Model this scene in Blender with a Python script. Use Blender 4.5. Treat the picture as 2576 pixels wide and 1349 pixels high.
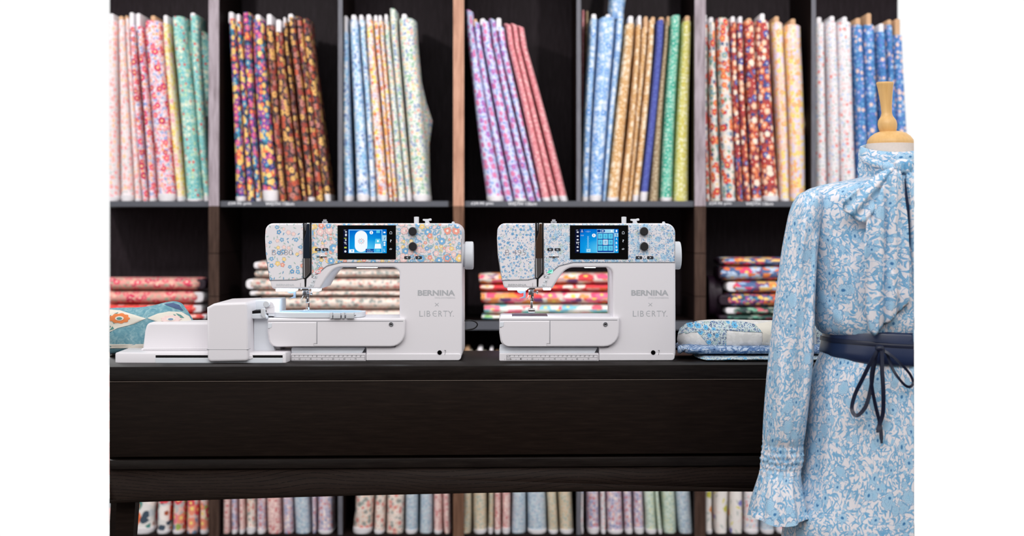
import bpy, bmesh, math, random
from mathutils import Vector, Matrix, noise
random.seed(7)
PI = math.pi
S = bpy.context.scene
for o in list(bpy.data.objects): bpy.data.objects.remove(o)
COL = S.collection
# ------------------------------------------------------------------ camera, world, lights, exposure
F = 3400.0; HY = 560.0; CX = 1288.0; TZ = 0.93; ZC = TZ + 0.348
cam = bpy.data.cameras.new('camera'); cam.sensor_width = 36; cam.lens = F/2576*36
cam.shift_y = -(674.5-HY)/2576
cam.dof.use_dof = True; cam.dof.focus_distance = 3.38; cam.dof.aperture_fstop = 2.4
co = bpy.data.objects.new('camera', cam); COL.objects.link(co)
co.location = (0, 0, ZC); co.rotation_euler = (PI/2, 0, 0); S.camera = co
wd = bpy.data.worlds.new('white_margin'); S.world = wd; wd.use_nodes = True  # plain white background, seen as the image's blank side margins
wd.node_tree.nodes['Background'].inputs[0].default_value = (1, 1, 1, 1)
wd.node_tree.nodes['Background'].inputs[1].default_value = 1.02
def spot(name, loc, aim, power, size, blend, rad, col=(1, 1, 1)):
    l = bpy.data.lights.new(name, 'SPOT'); l.energy = power; l.spot_size = math.radians(size); l.spot_blend = blend
    l.shadow_soft_size = rad; l.color = col
    o = bpy.data.objects.new(name, l); COL.objects.link(o); o.location = loc
    o.rotation_euler = (Vector(aim)-Vector(loc)).to_track_quat('-Z', 'Y').to_euler()
spot('track_spot', (-1.45, 3.3, 2.62), (-0.9, 5.4, 1.15), 120, 75, .6, .06, (1, .97, .95))
spot('track_spot', (0.95, 3.3, 2.62), (0.6, 5.4, 1.15), 120, 85, .6, .06, (1, .97, .95))
spot('track_spot', (1.9, 1.2, 2.7), (1.0, 3.1, 1.0), 22, 60, .8, .15, (1, .98, .97))
def area(name, loc, aim, power, sx_, sy_, col=(1, 1, 1)):
    l = bpy.data.lights.new(name, 'AREA'); l.energy = power; l.shape = 'RECTANGLE'; l.size = sx_; l.size_y = sy_; l.color = col
    o = bpy.data.objects.new(name, l); COL.objects.link(o); o.location = loc
    o.rotation_euler = (Vector(aim)-Vector(loc)).to_track_quat('-Z', 'Y').to_euler()
area('added_soft_key', (-.3, .9, 2.95), (0, 3.6, 1.0), 54, 3.2, 1.2, (1, .985, .98))  # added soft key, makes up for frontal light lost to the rear wall
S.view_settings.view_transform = 'Standard'; S.view_settings.look = 'None'
S.view_settings.exposure = 0; S.view_settings.gamma = 1; S.view_settings.use_curve_mapping = False

def W(px, py, d): return Vector(((px-CX)*d/F, d, ZC-(py-HY)*d/F))
def s2l(c): return tuple((x/12.92 if x <= .04045 else ((x+.055)/1.055)**2.4) for x in c)
def rgb(r, g, b): return s2l((r/255, g/255, b/255))+(1,)

# ------------------------------------------------------------------ node helpers
class NT:
    def __init__(s, t): s.t = t
    def n(s, ty, **kw):
        nd = s.t.nodes.new(ty)
        for k, v in kw.items(): setattr(nd, k, v)
        return nd
    def put(s, sock, v):
        if isinstance(v, bpy.types.NodeSocket): s.t.links.new(v, sock)
        elif v is not None: sock.default_value = v
    def m(s, op, a, b=None, c=None):
        nd = s.n('ShaderNodeMath', operation=op)
        s.put(nd.inputs[0], a); s.put(nd.inputs[1], b)
        if c is not None: s.put(nd.inputs[2], c)
        return nd.outputs[0]
    def v(s, op, a, b=None, out=0):
        nd = s.n('ShaderNodeVectorMath', operation=op)
        s.put(nd.inputs[0], a)
        if op == 'SCALE': s.put(nd.inputs['Scale'], b)
        else: s.put(nd.inputs[1], b)
        return nd.outputs[out]
    def mix(s, f, a, b):
        nd = s.n('ShaderNodeMix', data_type='RGBA')
        s.put(nd.inputs[0], f); s.put(nd.inputs[6], a); s.put(nd.inputs[7], b)
        return nd.outputs[2]
    def ramp(s, f, cols, const=True, pos=None):
        nd = s.n('ShaderNodeValToRGB'); cr = nd.color_ramp
        if const: cr.interpolation = 'CONSTANT'
        n = len(cols)
        while len(cr.elements) < n: cr.elements.new(0.5)
        for i, c in enumerate(cols):
            cr.elements[i].position = pos[i] if pos else (i/n if const else i/max(1, n-1))
        for i, c in enumerate(cols): cr.elements[i].color = c
        s.put(nd.inputs[0], f); return nd.outputs[0]
    def sep(s, v):
        nd = s.n('ShaderNodeSeparateXYZ'); s.put(nd.inputs[0], v); return nd.outputs
    def comb(s, x, y, z=0.0):
        nd = s.n('ShaderNodeCombineXYZ'); s.put(nd.inputs[0], x); s.put(nd.inputs[1], y); s.put(nd.inputs[2], z); return nd.outputs[0]
    def noise(s, vec, scale, detail=2, rough=.5, out=0, dist=0):
        nd = s.n('ShaderNodeTexNoise'); s.put(nd.inputs['Vector'], vec); nd.inputs['Scale'].default_value = scale
        nd.inputs['Detail'].default_value = detail; nd.inputs['Roughness'].default_value = rough; nd.inputs['Distortion'].default_value = dist
        return nd.outputs[out]

def mkgroup(name, ins, outs):
    g = bpy.data.node_groups.new(name, 'ShaderNodeTree')
    for nm, ty, df in ins:
        k = g.interface.new_socket(nm, in_out='INPUT', socket_type=ty)
        if df is not None: k.default_value = df
    for nm in outs: g.interface.new_socket(nm, in_out='OUTPUT', socket_type='NodeSocketFloat')
    return g, NT(g), g.nodes.new('NodeGroupInput').outputs, g.nodes.new('NodeGroupOutput').inputs
FL = 'NodeSocketFloat'
def cells(T, I):
    vv = T.v('ADD', T.v('SCALE', I['Vector'], I['Scale']), T.comb(I['Seed'], T.m('MULTIPLY', I['Seed'], 1.7)))
    xyz = T.sep(vv); vv = T.comb(xyz[0], xyz[1], 0.0)
    vo = T.n('ShaderNodeTexVoronoi', voronoi_dimensions='2D'); T.put(vo.inputs['Vector'], vv)
    vo.inputs['Scale'].default_value = 1; T.put(vo.inputs['Randomness'], I['Jitter'])
    d = T.sep(T.v('SUBTRACT', vv, vo.outputs['Position'])); rc = T.sep(vo.outputs['Color'])
    return d, rc
# a cell-based flower print
FG, T, I, O = mkgroup('flower_print', [('Vector', 'NodeSocketVector', None), ('Scale', FL, 20), ('Seed', FL, 0), ('Radius', FL, .4), ('Petals', FL, 5), ('Depth', FL, .35), ('Keep', FL, .8), ('Jitter', FL, .75), ('Freq', FL, 17), ('Rim', FL, .86)], ['Mask', 'Edge', 'Centre', 'Random', 'Ring', 'Q'])
d, rc = cells(T, I)
r = T.m('SQRT', T.m('ADD', T.m('MULTIPLY', d[0], d[0]), T.m('MULTIPLY', d[1], d[1])))
a = T.m('ADD', T.m('ARCTAN2', d[1], d[0]), T.m('MULTIPLY', rc[2], 6.28))
pet = T.m('ABSOLUTE', T.m('COSINE', T.m('MULTIPLY', a, T.m('MULTIPLY', I['Petals'], .5))))
pet = T.m('POWER', pet, .6)
rad = T.m('MULTIPLY', T.m('MULTIPLY', I['Radius'], T.m('ADD', .65, T.m('MULTIPLY', rc[1], .5))), T.m('ADD', T.m('SUBTRACT', 1, I['Depth']), T.m('MULTIPLY', pet, I['Depth'])))
q = T.m('DIVIDE', r, rad)
keep = T.m('LESS_THAN', T.m('FRACT', T.m('MULTIPLY', rc[1], 7.31)), I['Keep'])
mask = T.m('MULTIPLY', T.m('LESS_THAN', q, 1), keep)
T.put(O['Mask'], mask); T.put(O['Edge'], T.m('MULTIPLY', mask, T.m('GREATER_THAN', q, I['Rim'])))
T.put(O['Centre'], T.m('MULTIPLY', mask, T.m('LESS_THAN', q, .3))); T.put(O['Random'], rc[0])
T.put(O['Ring'], T.m('MULTIPLY', mask, T.m('GREATER_THAN', T.m('SINE', T.m('ADD', T.m('MULTIPLY', q, I['Freq']), T.m('MULTIPLY', T.m('SINE', T.m('MULTIPLY', a, 3)), 1.7))), .35)))
T.put(O['Q'], q)
# a cell-based leaf print
LG, T, I, O = mkgroup('leaf_print', [('Vector', 'NodeSocketVector', None), ('Scale', FL, 20), ('Seed', FL, 0), ('Length', FL, .45), ('Width', FL, .15), ('Bend', FL, .5), ('Keep', FL, .8), ('Jitter', FL, .7)], ['Mask', 'Edge', 'Vein', 'Random', 'Hatch', 'Across'])
d, rc = cells(T, I)
an = T.m('MULTIPLY', rc[2], 6.28); cs = T.m('COSINE', an); sn = T.m('SINE', an)
u = T.m('ADD', T.m('MULTIPLY', d[0], cs), T.m('MULTIPLY', d[1], sn)); vq = T.m('SUBTRACT', T.m('MULTIPLY', d[1], cs), T.m('MULTIPLY', d[0], sn))
un = T.m('DIVIDE', u, I['Length'])
bend = T.m('MULTIPLY', I['Bend'], T.m('SUBTRACT', rc[0], .5))
vb = T.m('ADD', vq, T.m('MULTIPLY', T.m('MULTIPLY', T.m('MULTIPLY', un, un), I['Length']), bend))
wd_ = T.m('MULTIPLY', I['Width'], T.m('SUBTRACT', 1, T.m('MULTIPLY', un, un)))
wd_ = T.m('MULTIPLY', wd_, T.m('ADD', 1, T.m('MULTIPLY', un, .35)))
av = T.m('ABSOLUTE', vb)
keep = T.m('LESS_THAN', T.m('FRACT', T.m('MULTIPLY', rc[1], 9.13)), I['Keep'])
mask = T.m('MULTIPLY', T.m('LESS_THAN', av, wd_), keep)
T.put(O['Mask'], mask)
T.put(O['Edge'], T.m('MULTIPLY', mask, T.m('GREATER_THAN', av, T.m('MULTIPLY', wd_, .74))))
T.put(O['Vein'], T.m('MULTIPLY', mask, T.m('LESS_THAN', av, T.m('MULTIPLY', wd_, .14)))); T.put(O['Random'], rc[0])

T.put(O['Across'], T.m('DIVIDE', av, T.m('MAXIMUM', wd_, .001)))
T.put(O['Hatch'], T.m('MULTIPLY', mask, T.m('GREATER_THAN', T.m('SINE', T.m('MULTIPLY', T.m('SUBTRACT', u, T.m('MULTIPLY', av, 1.2)), 62)), .55)))
MATS = {}
def base_mat(name):
    m = bpy.data.materials.new(name); m.use_nodes = True; MATS[name] = m
    return m, NT(m.node_tree), m.node_tree.nodes['Principled BSDF']
def solid(name, col, rough=.5, metal=0, spec=.5, emit=None, es=0, bump=None, alpha=None, coat=0):
    m, T, B = base_mat(name)
    if bump:
        co_ = T.n('ShaderNodeTexCoord').outputs['Object']
        f = T.noise(co_, bump[0], 3); T.put(B.inputs['Base Color'], T.mix(f, tuple(c*.93 for c in col[:3])+(1,), tuple(min(1, c*1.06) for c in col[:3])+(1,)))
        bp = T.n('ShaderNodeBump'); bp.inputs['Strength'].default_value = bump[1]; bp.inputs['Distance'].default_value = .001
        T.put(bp.inputs['Height'], f); T.put(B.inputs['Normal'], bp.outputs[0])
    else: B.inputs['Base Color'].default_value = col
    B.inputs['Roughness'].default_value = rough; B.inputs['Metallic'].default_value = metal
    B.inputs['Specular IOR Level'].default_value = spec; B.inputs['Coat Weight'].default_value = coat
    if emit: B.inputs['Emission Color'].default_value = emit; B.inputs['Emission Strength'].default_value = es
    return m
def uvvec(T, jitter=True):
    u = T.n('ShaderNodeUVMap', uv_map='UVMap').outputs[0]
    if jitter:
        rnd = T.n('ShaderNodeObjectInfo').outputs['Random']
        u = T.v('ADD', u, T.comb(T.m('MULTIPLY', rnd, 7.3), T.m('MULTIPLY', rnd, 3.9)))
    return u
def weave(T, B, u, s=1500, st=.12):
    bp = T.n('ShaderNodeBump'); bp.inputs['Strength'].default_value = st; bp.inputs['Distance'].default_value = .002
    T.put(bp.inputs['Height'], T.noise(u, s/25, 3)); T.put(B.inputs['Normal'], bp.outputs[0])
def print_mat(name, base, layers, rough=.85, spec=.2, jitter=True, bump=True, warp=0.0, base2=None):
    """layers: ('f', scale, radius, petals, depth, keep, [colours], centre, edge) or ('l', scale, len, width, keep, [colours], edge)"""
    m, T, B = base_mat(name); u = uvvec(T, jitter); col = base
    if base2: col = T.mix(T.m('GREATER_THAN', T.noise(u, 30, 2), .52), base, base2)
    if warp: u2 = T.v('ADD', u, T.v('SCALE', T.v('SUBTRACT', T.noise(u, 25, 1, out=1), (.5, .5, .5)), warp))
    else: u2 = u
    for i, L in enumerate(layers):
        g = T.n('ShaderNodeGroup'); g.node_tree = FG if L[0] == 'f' else LG
        T.put(g.inputs['Vector'], u2); g.inputs['Scale'].default_value = L[1]; g.inputs['Seed'].default_value = 3.3+i*11.7
        if L[0] == 'f':
            g.inputs['Radius'].default_value = L[2]; g.inputs['Petals'].default_value = L[3]; g.inputs['Depth'].default_value = L[4]; g.inputs['Keep'].default_value = L[5]
            c = T.ramp(g.outputs['Random'], L[6]) if len(L[6]) > 1 else L[6][0]
            if len(L) > 8 and L[8]: c = T.mix(g.outputs['Edge'], c, L[8])
            if len(L) > 9 and L[9]: c = T.mix(g.outputs['Ring'], c, L[9])
            if L[7]: c = T.mix(g.outputs['Centre'], c, L[7])
        else:
            g.inputs['Length'].default_value = L[2]; g.inputs['Width'].default_value = L[3]; g.inputs['Keep'].default_value = L[4]
            c = T.ramp(g.outputs['Random'], L[5]) if len(L[5]) > 1 else L[5][0]
            if len(L) > 6 and L[6]: c = T.mix(T.m('MAXIMUM', g.outputs['Edge'], g.outputs['Vein']), c, L[6])
        col = T.mix(g.outputs['Mask'], col, c)
    if bump: col = T.mix(.09, col, K(176, 172, 178))
    T.put(B.inputs['Base Color'], col)
    B.inputs['Roughness'].default_value = rough; B.inputs['Specular IOR Level'].default_value = spec
    if bump: weave(T, B, u)
    return m
# fabric prints: name -> (description, material)
K = rgb
FAB = {}
BIG = ('nightmulti', 'autumn', 'poppy', 'ember', 'jungle', 'garden', 'tropic', 'hotred', 'aqua', 'carnival', 'forest', 'redrose', 'scarlet')
def fab(key, desc, base, layers, **k):
    if key not in BIG: layers = [(L[0], L[1]*1.3)+tuple(L[2:]) for L in layers]
    layers = [((L[0], L[1], L[2]*1.12, L[3], L[4], min(1, L[5]+.15))+tuple(L[6:])) if L[0] == 'f' else ((L[0], L[1], L[2], L[3]*1.4, min(1, L[4]+.2))+tuple(L[5:])) for L in layers]
    FAB[key] = (desc, print_mat(key+'_print_cotton', base, layers, **k))
fab('palepink', 'pale pink floral', K(234, 220, 222), [('l', 60, .42, .12, .7, [K(190, 205, 200), K(238, 190, 175), K(165, 190, 185)]), ('f', 38, .38, 5, .3, .6, [K(245, 172, 176), K(250, 196, 165), K(240, 150, 165)], K(250, 215, 130))])
fab('pinkmulti', 'white, pink and red floral', K(235, 222, 230), [('l', 70, .42, .14, .8, [K(80, 150, 140), K(90, 120, 200), K(240, 120, 90)]), ('f', 55, .4, 5, .3, .8, [K(235, 90, 130), K(245, 150, 90), K(100, 140, 215), K(240, 170, 190)], K(250, 220, 120)), ('f', 22, .36, 6, .25, .55, [K(215, 25, 95), K(200, 20, 80), K(235, 70, 110)], K(250, 225, 160))])
fab('yellow', 'yellow and pink floral', K(240, 225, 195), [('l', 50, .42, .16, .6, [K(235, 190, 80), K(240, 190, 180)]), ('f', 30, .42, 5, .3, .7, [K(245, 205, 70), K(250, 225, 120), K(240, 190, 195)], K(230, 120, 120))])
fab('teal', 'teal floral', K(150, 202, 192), [('l', 70, .45, .16, .9, [K(60, 150, 140), K(225, 230, 215), K(100, 180, 180)]), ('f', 40, .42, 6, .3, .8, [K(95, 190, 200), K(215, 225, 210), K(160, 205, 180), K(70, 175, 185)], K(240, 225, 150)), ('f', 24, .14, 5, .2, .5, [K(215, 60, 55)], None)])
fab('nightmulti', 'navy, magenta and yellow floral', K(35, 40, 85), [('l', 50, .48, .2, .95, [K(30, 130, 160), K(60, 60, 140), K(20, 90, 110)]), ('f', 42, .5, 5, .3, .9, [K(240, 190, 100), K(200, 60, 140), K(60, 150, 190), K(230, 90, 60), K(150, 60, 150), K(245, 210, 130)], K(250, 200, 90)), ('f', 30, .34, 5, .3, .5, [K(205, 75, 150), K(240, 200, 110), K(50, 70, 160)], K(240, 160, 60))])
fab('autumn', 'brown, rust and gold floral', K(45, 22, 20), [('l', 50, .48, .18, .95, [K(110, 70, 60), K(150, 90, 50), K(90, 50, 60)]), ('f', 40, .46, 5, .35, .9, [K(235, 185, 100), K(200, 80, 40), K(225, 170, 90), K(150, 45, 30), K(190, 120, 110)], K(120, 40, 20))])
fab('paleblue', 'pale blue and white floral', K(205, 220, 235), [('l', 60, .46, .17, .9, [K(90, 165, 215), K(70, 130, 200), K(225, 225, 225)]), ('f', 48, .42, 5, .35, .8, [K(110, 180, 225), K(235, 235, 240), K(80, 120, 190), K(150, 200, 235)], K(225, 215, 160))])
fab('sunny', 'white floral with yellow and red', K(240, 228, 215), [('l', 60, .42, .16, .8, [K(230, 150, 60), K(120, 150, 200), K(210, 90, 80)]), ('f', 42, .45, 5, .3, .8, [K(245, 215, 100), K(215, 85, 70), K(245, 160, 70), K(190, 190, 225), K(240, 190, 180)], K(240, 200, 60))])
fab('meadow', 'white floral with pink and green', K(226, 226, 216), [('l', 65, .44, .16, .9, [K(90, 165, 140), K(150, 190, 170), K(100, 130, 190)]), ('f', 45, .36, 5, .3, .6, [K(240, 160, 160), K(245, 200, 150), K(90, 130, 190), K(110, 175, 150)], K(245, 225, 140))])
fab('lilac', 'lilac and blue motif', K(205, 210, 235), [('l', 40, .48, .16, .95, [K(130, 165, 220), K(160, 150, 215), K(110, 140, 205)]), ('f', 24, .42, 6, .45, 1, [K(190, 90, 165), K(205, 110, 170), K(150, 90, 185)], K(235, 140, 150), K(225, 190, 220), None)])
fab('rose', 'dusty rose', K(214, 128, 136), [('l', 75, .46, .17, .9, [K(232, 175, 178), K(205, 110, 120)]), ('f', 50, .36, 5, .35, .7, [K(238, 190, 190), K(225, 150, 155)], K(205, 105, 115))])
fab('skyblue', 'sky blue vine', K(140, 180, 222), [('l', 55, .48, .16, .95, [K(220, 228, 235), K(190, 212, 235)]), ('f', 32, .42, 6, .3, .6, [K(95, 150, 215), K(215, 225, 238)], K(230, 235, 240))])
fab('tan', 'tan and cream floral', K(206, 160, 104), [('l', 60, .48, .16, .95, [K(240, 220, 190), K(225, 190, 145)]), ('f', 32, .42, 6, .3, .6, [K(205, 150, 80), K(238, 215, 185)], K(240, 225, 200))])
fab('navy', 'cobalt blue', K(58, 72, 160), [('l', 65, .45, .14, .8, [K(90, 110, 190), K(75, 90, 175)])])
fab('taupe', 'taupe and cream floral', K(150, 125, 90), [('l', 60, .48, .17, .95, [K(205, 190, 160), K(180, 160, 125)])])
fab('jade', 'jade green floral', K(90, 185, 160), [('l', 60, .48, .16, .95, [K(215, 232, 220), K(180, 218, 200)]), ('f', 24, .4, 6, .3, .5, [K(40, 165, 140)], K(220, 235, 225))])
fab('lime', 'yellow green floral', K(205, 198, 110), [('l', 55, .48, .17, .95, [K(238, 234, 205), K(225, 220, 165)]), ('f', 28, .3, 6, .3, .5, [K(200, 185, 40)], K(235, 230, 190))])
fab('poppy', 'red, cream and navy floral', K(222, 214, 205), [('l', 45, .48, .22, .95, [K(60, 90, 130), K(120, 155, 130), K(235, 120, 60), K(190, 200, 210)]), ('f', 34, .46, 5, .3, .8, [K(215, 45, 40), K(240, 225, 215), K(235, 110, 50), K(205, 60, 55), K(110, 160, 170)], K(240, 200, 120))])
fab('ember', 'rust red and cream floral', K(170, 55, 50), [('l', 45, .48, .22, .95, [K(45, 60, 120), K(225, 120, 70), K(130, 40, 45)]), ('f', 36, .46, 5, .3, .85, [K(245, 225, 205), K(245, 195, 160), K(190, 50, 45), K(60, 90, 170), K(240, 150, 100)], K(250, 235, 215))])
fab('lemonlilac', 'yellow and lilac floral', K(238, 222, 200), [('l', 45, .48, .2, .95, [K(215, 205, 240), K(240, 200, 90), K(245, 190, 150)]), ('f', 36, .46, 5, .3, .8, [K(222, 210, 240), K(250, 215, 110), K(248, 200, 190), K(245, 170, 110)], K(250, 225, 170))])
fab('whitebud', 'white floral with tiny buds', K(232, 228, 230), [('l', 55, .4, .12, .7, [K(140, 170, 165), K(190, 200, 225), K(230, 190, 190)]), ('f', 34, .28, 5, .3, .6, [K(235, 140, 135), K(190, 205, 235), K(240, 200, 200)], None)])
fab('delft', 'bright blue floral', K(60, 130, 190), [('l', 55, .48, .2, .95, [K(120, 175, 220), K(95, 115, 200), K(40, 100, 170)]), ('f', 36, .38, 5, .3, .6, [K(150, 185, 230), K(235, 200, 195), K(110, 140, 215)], K(240, 220, 190))])
fab('jungle', 'white, teal and orange poppy', K(228, 225, 222), [('l', 22, .48, .22, .9, [K(50, 130, 120), K(200, 205, 210), K(30, 60, 80)]), ('f', 15, .46, 5, .2, .7, [K(235, 70, 25), K(240, 110, 40), K(225, 60, 70), K(250, 240, 235)], K(170, 70, 20))])
fab('garden', 'pink, green and red floral', K(236, 190, 180), [('l', 30, .48, .24, .9, [K(150, 170, 70), K(110, 140, 170), K(190, 190, 190)]), ('f', 22, .46, 5, .2, .7, [K(220, 60, 75), K(240, 140, 110), K(245, 215, 190), K(235, 120, 140)], K(250, 220, 120))])
fab('mauve', 'mauve and white small floral', K(200, 190, 206), [('l', 70, .46, .16, .95, [K(225, 205, 205), K(150, 150, 185), K(200, 140, 150)]), ('f', 50, .38, 5, .3, .7, [K(238, 225, 225), K(190, 100, 120), K(120, 140, 190), K(225, 180, 180)], K(240, 210, 160))])
fab('blush', 'blush pink small floral', K(226, 190, 186), [('l', 80, .46, .16, .95, [K(236, 215, 205), K(200, 140, 140)]), ('f', 55, .34, 5, .3, .6, [K(240, 210, 200), K(205, 110, 110)], None)])
fab('mist', 'misty grey blue floral', K(178, 196, 208), [('l', 75, .46, .17, .95, [K(215, 220, 222), K(130, 155, 185), K(200, 190, 200)])])
fab('oat', 'oat and sage small floral', K(205, 196, 175), [('l', 75, .46, .17, .95, [K(225, 190, 160), K(140, 160, 150), K(205, 170, 120)])])
fab('sage', 'pale sage green floral', K(196, 212, 198), [('l', 75, .46, .17, .95, [K(222, 228, 215), K(150, 180, 160), K(215, 210, 160)])])
fab('redrose', 'coral pink floral', K(222, 150, 140), [('l', 40, .48, .2, .95, [K(150, 165, 140), K(240, 180, 160), K(190, 160, 140)]), ('f', 26, .4, 6, .25, .6, [K(205, 30, 80), K(225, 70, 95)], K(250, 220, 200))])
fab('scarlet', 'scarlet floral', K(232, 60, 55), [('l', 40, .48, .2, .8, [K(240, 120, 90), K(225, 50, 60)]), ('f', 26, .36, 6, .25, .6, [K(245, 150, 130), K(250, 200, 190)], K(230, 60, 60))])
fab('cream', 'cream ditsy floral', K(226, 212, 202), [('l', 45, .48, .2, .9, [K(235, 215, 200), K(150, 155, 150), K(225, 185, 165)]), ('f', 34, .4, 5, .3, .6, [K(220, 150, 140), K(245, 230, 220), K(130, 155, 150)], K(200, 90, 80))])
fab('tropic', 'bright pink, orange and white floral', K(240, 200, 190), [('l', 18, .5, .3, 1, [K(235, 80, 120), K(245, 150, 50), K(240, 90, 60), K(245, 235, 225), K(110, 60, 120)]), ('f', 14, .42, 5, .35, .8, [K(240, 110, 150), K(250, 235, 225), K(245, 160, 90), K(230, 50, 60)], K(250, 220, 90))])
fab('hotred', 'red and orange floral', K(226, 50, 55), [('l', 16, .48, .22, .95, [K(245, 150, 60), K(200, 30, 60), K(245, 225, 215)]), ('f', 12, .4, 5, .35, .7, [K(245, 120, 70), K(240, 70, 90), K(250, 220, 200)], K(250, 190, 80))])
fab('aqua', 'aqua, white and pink floral', K(232, 236, 228), [('l', 16, .48, .24, .95, [K(120, 200, 205), K(150, 205, 120), K(235, 100, 120)]), ('f', 12, .4, 5, .35, .7, [K(130, 200, 220), K(240, 130, 160), K(245, 240, 235)], K(240, 225, 120))])
fab('carnival', 'orange, blue and pink floral', K(70, 100, 150), [('l', 26, .48, .24, .95, [K(235, 120, 50), K(150, 180, 220), K(120, 60, 110)]), ('f', 20, .46, 5, .3, .85, [K(240, 140, 60), K(235, 60, 110), K(245, 200, 120), K(190, 210, 235)], K(250, 210, 110))])
fab('forest', 'dark green floral', K(25, 75, 65), [('l', 30, .46, .2, .9, [K(80, 160, 130), K(15, 40, 45), K(200, 215, 200)]), ('f', 24, .34, 5, .3, .5, [K(220, 90, 110), K(150, 200, 170)], None)])

# machine covers
BL, PK, CO_, YE, SG, OL = K(122, 178, 220), K(244, 208, 206), K(242, 160, 142), K(247, 212, 136), K(182, 205, 198), K(172, 172, 176)
PW = K(226, 222, 226)
def machine_print(name, big, dense):
    if big:
        cols = [PK, BL, PK, CO_, BL, PK, YE, BL]
        if dense: L = [('l', 78, .47, .2, .98, [SG, K(140, 188, 222), SG], K(160, 176, 176)), ('f', 84, .44, 5, .35, .9, cols, K(240, 230, 225), OL), ('l', 74, .42, .16, .6, [SG, K(130, 180, 220)], K(150, 170, 170)), ('f', 44, .46, 7, .25, .6, cols, K(244, 236, 226), OL), ('f', 40, .28, 5, .35, .35, [BL, CO_, YE, PK], K(235, 225, 225), OL)]
        else: L = [('l', 80, .34, .12, .8, [SG, K(100, 162, 208), SG], K(150, 165, 165)), ('f', 62, .42, 5, .4, .7, cols+[K(100, 160, 208)], K(245, 225, 200), OL)]
    else:
        B1, B2, B3, B4, G = K(80, 140, 190), K(165, 200, 224), K(190, 212, 228), K(40, 80, 130), K(196, 208, 204)
        if dense: L = [('f', 62, .5, 9, .45, .9, [B3, G, B2, K(215, 222, 232)], None, K(180, 198, 212)), ('l', 190, .42, .12, .75, [K(70, 110, 155), B2, K(110, 160, 200)]), ('f', 135, .38, 5, .55, .6, [K(110, 162, 205), B2, K(95, 150, 198), B3], K(225, 232, 238)), ('l', 170, .3, .09, .4, [B4, K(80, 130, 175)])]
        else: L = [('l', 160, .3, .1, .55, [B4, B2, B1]), ('f', 88, .34, 6, .3, .75, [B2, B3, G, K(110, 165, 205)], None, K(150, 180, 205)), ('f', 110, .3, 5, .6, .6, [B1, K(100, 155, 200)], K(230, 235, 240))]
    m = print_mat(name, PW, L, rough=.35, spec=.4, jitter=False, bump=False, warp=.004)
    return m
MP = {('a', 1): machine_print('colourful_ditsy_dense_cover', True, True), ('a', 0): machine_print('colourful_ditsy_sparse_cover', True, False),
      ('b', 1): machine_print('blue_ditsy_dense_cover', False, True), ('b', 0): machine_print('blue_ditsy_sparse_cover', False, False)}
# toile
def toile(name, wh, c1, c2, c3, k=1.0, rough=.6, spec=.3):
    m, T, B = base_mat(name); u = uvvec(T, False)
    uw = T.v('ADD', u, T.v('SCALE', T.v('SUBTRACT', T.noise(u, 11*k, 1, out=1), (.5, .5, .5)), .035/k))
    col = wh
    for sc, sd, th in ((13*k, 1.0, .012), (19*k, 5.0, .011)):     # stems
        nz = T.noise(T.v('ADD', u, (sd, sd*2, 0)), sc, 0, dist=.8)
        st = T.m('LESS_THAN', T.m('ABSOLUTE', T.m('SUBTRACT', nz, .5)), th)
        col = T.mix(st, col, c2)
    for sc, sd, L, Wd, kp, bd in ((24*k, 2.1, .5, .10, .8, 2.4), (29*k, 9.4, .5, .11, .75, 1.6), (36*k, 71.4, .5, .12, .65, 2.0), (52*k, 17.2, .46, .14, .65, 1.2)):
        g = T.n('ShaderNodeGroup'); g.node_tree = LG; T.put(g.inputs['Vector'], uw); g.inputs['Scale'].default_value = sc
        g.inputs['Seed'].default_value = sd; g.inputs['Length'].default_value = L; g.inputs['Width'].default_value = Wd
        g.inputs['Keep'].default_value = kp; g.inputs['Bend'].default_value = bd
        c = T.mix(T.m('MULTIPLY', g.outputs['Across'], .8), c1, c2); c = T.mix(T.m('MULTIPLY', g.outputs['Hatch'], .6), c, c2)
        c = T.mix(g.outputs['Vein'], c, c3); c = T.mix(T.m('MULTIPLY', g.outputs['Edge'], .8), c, T.mix(.5, c2, c3))
        col = T.mix(g.outputs['Mask'], col, c)
    for sc, sd, R, P, Dp, kp, fr in ((15*k, 31.0, .36, 7, .3, .42, 30), (20*k, 61.0, .38, 12, .45, .4, 22), (38*k, 41.0, .34, 6, .45, .45, 16), (60*k, 55.0, .26, 5, .3, .3, 10)):
        g = T.n('ShaderNodeGroup'); g.node_tree = FG; T.put(g.inputs['Vector'], uw); g.inputs['Scale'].default_value = sc
        for q_, v_ in (('Seed', sd), ('Radius', R), ('Petals', P), ('Depth', Dp), ('Keep', kp), ('Freq', fr), ('Rim', .93)): g.inputs[q_].default_value = v_
        c = T.mix(T.m('SUBTRACT', 1, g.outputs['Q']), T.mix(.35, c1, wh), c1); c = T.mix(T.m('MULTIPLY', g.outputs['Ring'], .7), c, c2); c = T.mix(T.m('MULTIPLY', g.outputs['Edge'], .8), c, c3)
        if P == 12: c = T.mix(g.outputs['Centre'], c, c3)
        col = T.mix(g.outputs['Mask'], col, c)
    T.put(B.inputs['Base Color'], col); B.inputs['Roughness'].default_value = rough; B.inputs['Specular IOR Level'].default_value = spec
    weave(T, B, u, 2500, .08)
    return m
M_TOILE = toile('blue_toile_dress_cloth', K(222, 218, 222), K(158, 200, 224), K(104, 162, 202), K(56, 114, 164), 1.42)
M_TOILE2 = toile('dark_blue_toile_cloth', K(180, 195, 215), K(110, 145, 185), K(70, 105, 155), K(45, 75, 125), 1.3)
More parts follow.
